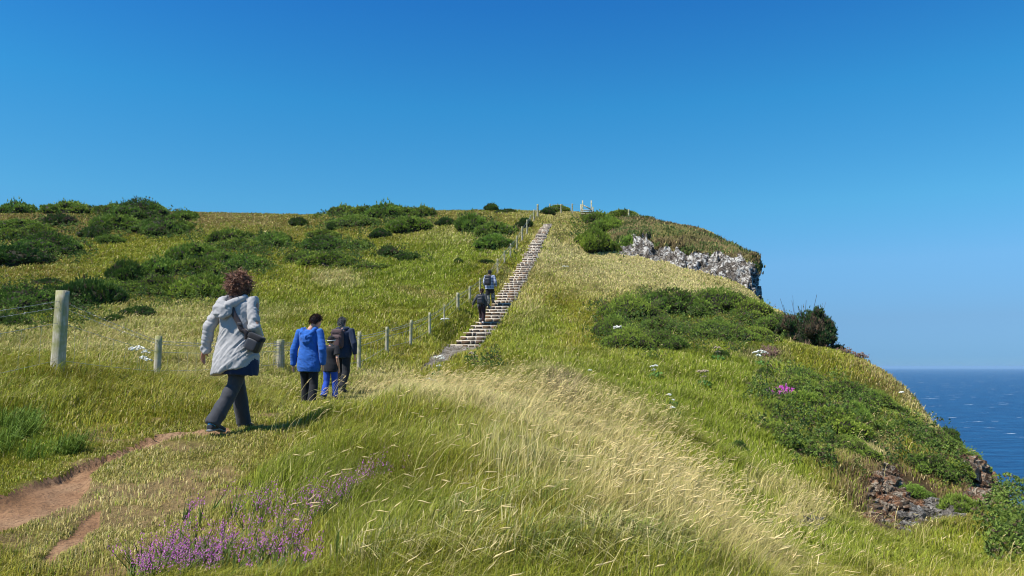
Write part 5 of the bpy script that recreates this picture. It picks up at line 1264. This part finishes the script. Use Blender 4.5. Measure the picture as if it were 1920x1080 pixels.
def ribbon_on(me, path, width, thick, off=.006, hint=None):
    """a strap laid over a cloth surface: each point is pushed out to the nearest surface"""
    from mathutils.bvhtree import BVHTree
    v = [Vector(c) for c in coords(me)]; f = [list(p.vertices) for p in me.polygons]; bv = BVHTree.FromPolygons(v, f)
    pts = []; nor = []
    path = np.array(path); cum = np.r_[0,np.cumsum(np.linalg.norm(np.diff(path,axis=0),axis=1))]; s = np.linspace(0,cum[-1],28); fine = np.stack([np.interp(s,cum,path[:,k]) for k in range(3)],1)
    for q in fine:
        loc, n, _, _ = bv.find_nearest(Vector(q)); pts.append(np.array(loc)); nor.append(np.array(n))
    pts = np.array(pts); nor = np.array(nor)
    for _ in range(3): pts[1:-1] = (pts[:-2]+pts[1:-1]*2+pts[2:])/4; nor[1:-1] = (nor[:-2]+nor[1:-1]*2+nor[2:])/4
    nor /= np.linalg.norm(nor,axis=1)[:,None]; V=[]
    for i in range(len(pts)):
        t = pts[min(i+1,len(pts)-1)]-pts[max(i-1,0)]; t /= np.linalg.norm(t); sd_ = np.cross(t, nor[i]); sd_ /= np.linalg.norm(sd_); c = pts[i]+nor[i]*off; w = width/2
        V += [c-sd_*w-nor[i]*.012, c-sd_*w+nor[i]*thick, c+sd_*w+nor[i]*thick, c+sd_*w-nor[i]*.012]
    Q = [[i*4+k, i*4+(k+1)%4, (i+1)*4+(k+1)%4, (i+1)*4+k] for i in range(len(pts)-1) for k in range(4)]; return np.array(V), np.array(Q)+0, None, pts, nor
def rbox(c, sz, rnd=.3, ns=20, pw=4, taper=1.0, depth_dir=(0,1,0)):
    """rounded box as stacked super-ellipse sections"""
    c = np.asarray(c,float); zs = np.r_[-.5,-.47,-.40,-.2,0,.2,.36,.45,.495]; k = np.r_[.72,.88,.97,1,1,.99*taper,.95*taper,.82*taper,.5*taper]
    return loft([c+v3(0,0,sz[2]*z) for z in zs], [(sz[0]/2*q, sz[1]/2*q) for q in k], ns=ns, pw=pw)
def backpack(ref, J, c, sz, mat, label, jacket, smat=None, shoulders=(.09,.10)):
    o = accessory('backpack', ref, label, 'backpack'); smat = smat or M['nylon']
    me = fuse([rbox(c, sz, taper=.94), rbox(c+v3(0,-sz[1]*.5,-sz[2]*.13), (sz[0]*.80,sz[1]*.55,sz[2]*.56), taper=.95)], .007, 4); displace(me, folds(.004,14,9,.3,7)); finish(me, 'bag_body', mat, o)
    V,Q,T = loft([c+v3(x,-sz[1]*.52-.004,sz[2]*(.30)) for x in np.linspace(-sz[0]*.42,sz[0]*.42,7)], [.0045]*7, side=(0,0,1), ns=6); mobj('zip', np_mesh('zip',V,Q,T,mats=[M['black']]), o)
    V,Q,T = loft([c+v3(x,-sz[1]*.78-.004,-sz[2]*.0) for x in np.linspace(-sz[0]*.34,sz[0]*.34,7)], [.004]*7, side=(0,0,1), ns=6); mobj('zip', np_mesh('zip',V,Q,T,mats=[M['black']]), o)
    V,Q,T = loft([c+v3(.035*math.cos(t),-.0,sz[2]*.48+.03*math.sin(t)) for t in np.linspace(math.pi,0,8)], [.006]*8, side=(0,1,0), ns=6); mobj('handle', np_mesh('handle',V,Q,T,mats=[smat]), o)
    for s in (-1,1):
        x = shoulders[0]*s; sz_ = J['shL'][2]
        V,Q,_,_,_ = ribbon_on(jacket, [(x*.9,c[1]+sz[1]*.3,c[2]+sz[2]*.42),(x,-.08,sz_+.05),(x,.0,sz_+.07),(x*1.05,.09,sz_+.0),(x*1.2,.14,sz_-.14),(x*1.5,.10,sz_-.28),(x*1.7,.0,sz_-.36)], .055, .008); mobj('strap', np_mesh('strap',V,Q,None,mats=[smat]), o)
    return o
PV = .0055
# ---- woman in the grey coat
J = base_joints(); J.update(head=v3(-.005,.03,1.565), shL=v3(-.18,-.01,1.37), shR=v3(.18,-.01,1.375), elL=v3(-.29,-.10,1.10), wrL=v3(-.335,-.07,.865), elR=v3(.265,-.10,1.10), wrR=v3(.20,.13,1.02), pelvis=v3(0,0,.92),
   hipR=v3(.09,-.01,.875), knR=v3(.01,-.05,.48), anR=v3(-.10,-.24,.11), toeR=v3(-.09,-.08,.035), hipL=v3(-.09,.01,.885), knL=v3(-.07,.19,.50), anL=v3(-.06,.32,.085), toeL=v3(-.06,.48,.035), thumbR=v3(0,0,1))
w = person(438,806,7.6,-9,1.575,'nearest walker, with curly brown hair, light grey coat and charcoal trousers')
b = fuse(body_parts(J,1.0), .0055, 3); finish(b,'body',SK2,w); eyes(J,w)
tr = fuse(trouser(J,.096,.076,.074,1.03,(.180,.142)), .007, 6); displace(tr, folds(.013,9,3.5,.5,31)); displace(tr, folds(.003,6,12,.2,36)); finish(tr,'trousers',M['charcoal'],w)
pv = J['pelvis']
ct = [loft([v3(0,-.02,1.43),v3(0,-.012,1.40),v3(0,-.012,1.36),v3(0,-.005,1.25),v3(0,0,1.10),v3(0,0,1.0),v3(.0,0,.90),v3(.0,-.005,.80),v3(.0,-.01,.71),v3(-.0,-.01,.655)], [(.075,.068),(.135,.09),(.195,.125),(.20,.145),(.195,.145),(.20,.15),(.222,.17),(.242,.186),(.256,.197),(.262,.20)], ns=30),
      sleeve(J,'L',.056,1.0,.045,.057), sleeve(J,'R',.056,1.0,.047,.060)]
cm = fuse(ct, .0075, 7)
v = coords(cm); k = sstep(1.0,.66,v[:,2]); v[:,2] += k*(v[:,0]*.20-.01)*1.0; v[:,0] += k*.01*np.sin(v[:,1]*14); cm.vertices.foreach_set('co', v.ravel()); cm.update()
def coatfold(v, n):
    # drag folds running from the low left hem up to the right shoulder, crumples on the sleeves
    u = v[:,0]*.80-v[:,2]*.60; w_ = v[:,0]*.60+v[:,2]*.80
    a = fbm(u*13+5, w_*2.6, 3, 61); big = fbm(u*5, w_*1.5+4, 2, 62); low = sstep(1.28,1.05,v[:,2]); arm = sstep(.205,.24,np.abs(v[:,0]))*sstep(.85,.95,v[:,2])
    ar = fbm(v[:,2]*22+v[:,0]*9, v[:,1]*7+v[:,0]*5, 3, 63)
    r = 1-np.abs(2*a-1)*2.4
    return (.014*r*(.45+.55*low)+.018*(big-.5))*(1-arm)+.012*(1-np.abs(2*ar-1)*2.2)*arm
v = coords(cm); v[:,0] *= .93; cm.vertices.foreach_set('co', v.ravel()); cm.update(); displace(cm, coatfold); displace(cm, folds(.006,30,10,.6,64)); coat = finish(cm,'coat',M['coat'],w)
sh_ = loft([v3(0,0,.90),v3(.005,-.005,.76),v3(.01,-.01,.665),v3(.015,-.012,.585)], [(.17,.13),(.225,.168),(.238,.178),(.235,.172)], ns=26)
sm = fuse([sh_], .008, 4); v = coords(sm); k = sstep(.8,.6,v[:,2]); v[:,2] += k*(-v[:,0]*.10+.02); sm.vertices.foreach_set('co', v.ravel()); displace(sm, folds(.012,9,2,.2,71)); finish(sm,'fleece',M['navy'],w,'navy top hanging out below the coat hem')
# hood lying on the back, pushed to the left by the strap
hp = [loft([v3(.10,-.03,1.43),v3(.09,-.085,1.40),v3(.03,-.13,1.36),v3(-.04,-.165,1.32),v3(-.10,-.155,1.34),v3(-.125,-.09,1.40),v3(-.10,-.02,1.43)], [.028,.032,.045,.055,.048,.034,.026], ns=14),
      loft([v3(-.075,-.145,1.37),v3(-.085,-.165,1.30),v3(-.088,-.172,1.24),v3(-.085,-.160,1.205)], [(.085,.040),(.108,.052),(.100,.046),(.05,.022)], ns=18),
      loft([v3(-.185,-.125,1.255),v3(-.13,-.175,1.225),v3(-.07,-.195,1.212),v3(-.01,-.18,1.235),v3(.015,-.15,1.27)], [.016,.024,.028,.024,.015], ns=12)]
hm = fuse(hp,.006,4); displace(hm, folds(.011,15,11,.9,81)); finish(hm,'hood',M['coat'],w)
hr = hair_mesh(J, [(.15,.065,.038),(.23,.105,.058),(.34,.18,.105),(.10,.042,.028)], 5, 'curly', 760, (.104,.110,.114)); mobj('hair', hr, w)
for k in 'LR':
    up,f,s = shoe_parts(J,k); finish(fuse([up],.006,3),'shoe_collar',M['cyan'],w); finish(fuse([f],.006,3),'shoe',M['shoe'],w); finish(fuse([s],.006,2),'sole',M['sole'],w)
bg_ = accessory('shoulder_bag', w, 'black square camera bag hanging at the hip of the woman in the grey coat', 'bag')
cb = v3(.27,-.13,.935)
m = fuse([rbox((0,0,0),(.175,.105,.185),taper=.96), rbox((0,-.05,-.02),(.13,.04,.12))],.006,3); v = coords(m); a = R(-24); rot = np.array([[math.cos(a),0,math.sin(a)],[0,1,0],[-math.sin(a),0,math.cos(a)]]); v = v@rot+cb; m.vertices.foreach_set('co', v.astype(np.float32).ravel()); m.update(); finish(m,'bag_body',M['nylon'],bg_)
m = fuse([rbox((0,-.006,.065),(.182,.118,.06),taper=1.0)],.006,3); v = coords(m)@rot+cb; m.vertices.foreach_set('co', v.astype(np.float32).ravel()); m.update(); finish(m,'flap',M['black'],bg_)
V,Q,_,pp_,nn_ = ribbon_on(coat.data, [(-.045,.03,1.47),(-.05,-.04,1.45),(-.035,-.10,1.40),(.0,-.14,1.32),(.05,-.165,1.23),(.10,-.17,1.14),(.15,-.165,1.06),(.20,-.15,1.0)], .052, .008, .010); mobj('strap', np_mesh('strap',V,Q,None,mats=[M['strapb']]), bg_)
q = pp_[-1]+nn_[-1]*.012; V,Q,T = loft([pp_[-1]+nn_[-1]*.010-(v3(.04,0,-.05)*.2), q, lerp(q,cb+v3(-.01,0,.10),.6), cb+v3(0,0,.09)], [(.022,.005),(.022,.005),(.019,.005),(.018,.005)], side=(.8,0,.6), ns=10); mobj('strap', np_mesh('strap',V,Q,T,mats=[M['nylon']]), bg_)
V,Q,T = rbox(pp_[20]+nn_[20]*.016,(.062,.016,.03)); mobj('buckle', np_mesh('buckle',V,Q,T,smooth=True,mats=[M['nylon']]), bg_)

# ---- boy in the blue hooded top
J = base_joints(); J.update(neck=v3(.012,0,1.44), head=v3(.085,.055,1.565), headtilt=v3(.22,.38,1), face=v3(.35,1,-.3), elL=v3(-.27,-.03,1.10), wrL=v3(-.30,.02,.84), elR=v3(.26,-.05,1.10), wrR=v3(.245,.02,.85), anR=v3(.10,-.12,.10), toeR=v3(.12,.03,.03), knR=v3(.10,.0,.48), knL=v3(-.10,.09,.5), anL=v3(-.10,.12,.085), toeL=v3(-.11,.28,.03))
w = person(577,771,11.8,-10,1.50,'boy in a bright blue hooded top and black trousers, looking down')
finish(fuse(body_parts(J,.92),.0065,3),'body',SK,w); eyes(J,w)
tr = fuse(trouser(J,.088,.072,.066,.97,(.165,.125)),.008,6); displace(tr, folds(.008,12,4,.2,32)); finish(tr,'trousers',M['black'],w)
cm = fuse([torso_cloth(J,(.90,.78,.715),((.190,.14),(.198,.148),(.182,.135)),.026,.95), sleeve(J,'L',.057,1.04,.040), sleeve(J,'R',.057,1.04,.040)],.008,7); displace(cm, folds(.020,8,2.6,.45,33)); displace(cm, folds(.008,18,9,1.1,34)); jk = finish(cm,'hooded_top',M['blue'],w)
hp = [loft([v3(.105,.03,1.47),v3(.115,-.05,1.44),v3(.09,-.11,1.375),v3(.0,-.15,1.30),v3(-.085,-.12,1.375),v3(-.115,-.05,1.44),v3(-.10,.03,1.46)],[.030,.036,.042,.05,.042,.036,.028],ns=14), loft([v3(0,-.10,1.40),v3(0,-.135,1.30),v3(.0,-.145,1.22),v3(0,-.135,1.17)],[(.10,.04),(.115,.045),(.075,.035),(.03,.015)],ns=16)]
hm = fuse(hp,.007,4); displace(hm, folds(.010,11,13,.2,35)); finish(hm,'hood',M['blue'],w)
mobj('hair', hair_mesh(J,[(.035,.016,.012),(.06,.028,.02),(.09,.042,.03)],6,'short',1700,(.094,.112,.128)), w)
for k in 'LR':
    up,f,s = shoe_parts(J,k); finish(fuse([up,f,s],.007,3),'shoe',M['shoe'],w)
# ---- small child
J = base_joints(); J.update(head=v3(0,.03,1.53), neck=v3(0,-.005,1.405), shL=v3(-.16,0,1.35), shR=v3(.16,0,1.35), elR=v3(.225,-.07,1.09), wrR=v3(.225,.03,.84), headtilt=v3(0,.15,1), knR=v3(.10,.07,.5), anR=v3(.10,.10,.085), toeR=v3(.11,.26,.03), knL=v3(-.09,-.02,.48), anL=v3(-.09,-.16,.11), toeL=v3(-.10,-.01,.03))
w = person(618,751,14.6,-14,1.24,'small child in black T-shirt, bright blue trousers and black and white cap')
finish(fuse(body_parts(J,.95),.007,3),'body',SK,w); eyes(J,w)
tr = fuse(trouser(J,.095,.078,.080,.97,(.17,.13)),.009,6); displace(tr, folds(.010,10,4,.2,42)); finish(tr,'trousers',M['royal'],w)
cm = fuse([torso_cloth(J,(.92,.82,.74),((.195,.145),(.205,.15),(.20,.145)),.024,.95), sleeve(J,'L',.066,-.28), sleeve(J,'R',.066,-.28)],.009,6); displace(cm, folds(.012,9,3,.3,43)); finish(cm,'t_shirt',M['black'],w)
mobj('hair', hair_mesh(J,[(.10,.06,.035),(.16,.10,.06)],7,'short',1200,(.082,.104,.118)), w)
h = J['head']; cp_ = fuse([loft([h+v3(0,-.01,.03),h+v3(0,-.012,.06),h+v3(0,-.01,.11),h+v3(0,-.01,.14)],[(.094,.116),(.092,.112),(.07,.088),(.02,.03)],ns=20), loft([h+v3(0,.08,.04),h+v3(0,.13,.03),h+v3(0,.17,.015)],[(.07,.008),(.065,.006),(.04,.004)],ns=14)],.007,3); finish(cp_,'cap',M['black'],w)
V,Q,T = loft([h+v3(.099*math.cos(t),-.012+.120*math.sin(t),.020+.014*math.sin(t)) for t in np.linspace(0,2*math.pi,25)],[(.013,.006)]*25,side=(0,0,1),ns=8); mobj('cap_band', np_mesh('cap_band',V,Q,T,smooth=True,mats=[M['white']]), w)
for k in 'LR':
    up,f,s = shoe_parts(J,k); finish(fuse([up,f,s],.008,3),'shoe',M['shoe'],w)
# ---- man with the brown backpack
J = base_joints(); J.update(head=v3(-.045,.03,1.57), shL=v3(-.20,0,1.38), shR=v3(.20,0,1.375), elR=v3(.30,-.05,1.11), wrR=v3(.285,.03,.87), elL=v3(-.27,-.02,1.1), wrL=v3(-.25,.1,.88), knL=v3(-.1,.10,.5), anL=v3(-.1,.16,.085), toeL=v3(-.11,.32,.03), anR=v3(.11,-.2,.12), toeR=v3(.12,-.05,.035), knR=v3(.10,-.02,.48))
w = person(641,744,17.4,-16,1.70,'grey haired man in a dark navy hooded top and black trousers')
finish(fuse(body_parts(J,1.05),.007,3),'body',SK,w); eyes(J,w)
tr = fuse(trouser(J,.10,.085,.08,.97,(.19,.145)),.009,6); displace(tr, folds(.009,10,4,.2,52)); finish(tr,'trousers',M['black'],w)
cm = fuse([torso_cloth(J,(.90,.84,.79),((.21,.155),(.205,.15),(.185,.138)),.03,1.08), sleeve(J,'L',.067,1.0,.046), sleeve(J,'R',.067,1.0,.046)],.009,6); displace(cm, folds(.012,9,3,.3,53)); jk = finish(cm,'hooded_top',M['navy'],w)
hp = [loft([v3(.11,.03,1.46),v3(.12,-.05,1.44),v3(.07,-.10,1.42),v3(-.02,-.12,1.41),v3(-.09,-.09,1.42),v3(-.12,-.04,1.44),v3(-.11,.03,1.46)],[.034,.042,.046,.048,.045,.038,.03],ns=14)]
hm = fuse(hp,.008,3); displace(hm, folds(.009,12,12,.2,55)); finish(hm,'hood',M['navy'],w)
mobj('hair', hair_mesh(J,[(.10,.10,.10),(.24,.24,.24),(.42,.42,.42)],8,'short',2200,(.084,.105,.118)), w)
for k in 'LR':
    up,f,s = shoe_parts(J,k); finish(fuse([up,f,s],.008,3),'shoe',M['shoe'],w)
backpack(w, J, v3(-.035,-.215,1.215), (.30,.15,.43), M['brownpack'], 'brown nylon backpack on the man in the navy hooded top', jk.data, M['brownpack'], (.10,.1))
# ---- couple on the steps
def on_stair(px, py, d, rz, height, label):
    x,y,z = P(px,py,d); t = (np.array([x,y])-S0)@SDIR; k = max(i for i in range(NST) if ts[i] <= t); zt = z0+(z1-z0)/NST*k
    o = empty('person', (x,y,zt), R(rz)); o.scale = (height/1.70,)*3; tag(o, label, 'person'); return o
J = base_joints(); J.update(head=v3(.0,.04,1.55), headtilt=v3(0,.2,1), shL=v3(-.185,0,1.37), elL=v3(-.33,-.04,1.13), wrL=v3(-.44,.03,.93), elR=v3(.23,-.05,1.10), wrR=v3(.21,.08,.88), knL=v3(-.10,.20,.60), anL=v3(-.10,.22,.26), toeL=v3(-.10,.38,.21), anR=v3(.07,-.06,.085), toeR=v3(.08,.10,.03), knR=v3(.09,.03,.49))
w = on_stair(903,600,34.4,-14,1.67,'lower walker on the steps, grey top and dark maroon trousers, one arm out')
finish(fuse(body_parts(J,1.02),.009,3),'body',SK,w); eyes(J,w)
tr = fuse(trouser(J,.105,.085,.072,.70,(.195,.15)),.010,5); displace(tr, folds(.008,10,4,.2,62)); finish(tr,'trousers',M['maroon'],w)
cm = fuse([torso_cloth(J,(.93,.86),((.20,.15),(.195,.145)),.024,1.02), sleeve(J,'L',.062,.95,.042), sleeve(J,'R',.062,.95,.042)],.010,5); displace(cm, folds(.011,9,3,.3,63)); jk = finish(cm,'jumper',M['greyhood'],w)
mobj('hair', hair_mesh(J,[(.06,.03,.02),(.12,.06,.04),(.20,.10,.07)],9,'short',1200,(.09,.112,.13)), w)
V,Q,T = loft([J['head']+v3(0,-.12,.02),J['head']+v3(0,-.15,-.03),J['head']+v3(0,-.14,-.12),J['head']+v3(0,-.12,-.17)],[.02,.03,.024,.008],ns=10); mobj('ponytail', np_mesh('ponytail',V,Q,T,smooth=True,mats=[M['hair']],attrs={'Col':np.tile(v3(.12,.06,.04),(len(V),1))}), w)
for k in 'LR':
    up,f,s = shoe_parts(J,k); finish(fuse([up,f,s],.009,3),'shoe',M['black'],w)
    e = J['an'+k]; V,Q,T = loft([e+v3(0,0,.0),e+v3(0,0,.06),e+v3(0,0,.085)],[.045,.046,.044],ns=12); mobj('sock', np_mesh('sock',V,Q,T,smooth=True,mats=[M['white']]), w)
backpack(w, J, v3(0,-.205,1.17), (.30,.16,.42), M['nylon'], 'dark backpack on the lower walker on the steps', jk.data)
J = base_joints(); J.update(head=v3(0,.03,1.57), shL=v3(-.20,0,1.385), shR=v3(.20,0,1.385), elR=v3(.29,-.02,1.12), wrR=v3(.28,.10,.90), elL=v3(-.26,-.02,1.12), wrL=v3(-.24,.12,.92), knR=v3(.10,.18,.62), anR=v3(.11,.20,.26), toeR=v3(.12,.36,.21), anL=v3(-.06,-.05,.085), toeL=v3(-.06,.11,.03), knL=v3(-.09,.03,.49))
w = on_stair(918,579,37.7,-14,1.80,'upper walker on the steps, in a checked shirt and dark cap')
finish(fuse(body_parts(J,1.05),.009,3),'body',SK2,w); eyes(J,w)
tr = fuse(trouser(J,.10,.088,.080,.95,(.19,.145)),.010,5); displace(tr, folds(.008,10,4,.2,72)); finish(tr,'trousers',M['camo'],w)
tr = fuse(trouser({**J,'anL':J['knL']-v3(0,0,.02),'anR':J['knR']-v3(0,0,.02),'knL':lerp(J['hipL'],J['knL'],.6),'knR':lerp(J['hipR'],J['knR'],.6)},.112,.108,.108,.6,(.20,.155)),.010,4); finish(tr,'thigh_shade',M['black'],w)  # black shell over the camo trousers: shadow of pack and shirt as colour
cm = fuse([torso_cloth(J,(.92,.84,.80),((.21,.155),(.215,.158),(.21,.155)),.028,1.06), sleeve(J,'L',.066,.8,.052), sleeve(J,'R',.066,.8,.052)],.010,5); displace(cm, folds(.011,9,3,.3,73)); jk = finish(cm,'checked_shirt',M['plaid'],w)
mobj('hair', hair_mesh(J,[(.05,.05,.05),(.12,.12,.12)],10,'short',900,(.082,.104,.115)), w)
h = J['head']; finish(fuse([loft([h+v3(0,-.01,.03),h+v3(0,-.012,.06),h+v3(0,-.01,.11),h+v3(0,-.01,.14)],[(.094,.116),(.092,.112),(.07,.088),(.02,.03)],ns=20), loft([h+v3(0,.08,.04),h+v3(0,.13,.03),h+v3(0,.17,.015)],[(.07,.008),(.065,.006),(.04,.004)],ns=14)],.008,3),'cap',M['black'],w)
for k in 'LR':
    up,f,s = shoe_parts(J,k); finish(fuse([up,f,s],.009,3),'shoe',M['shoe'],w)
backpack(w, J, v3(-.03,-.225,1.20), (.31,.17,.46), M['nylon'], 'black backpack on the man in the checked shirt', jk.data)
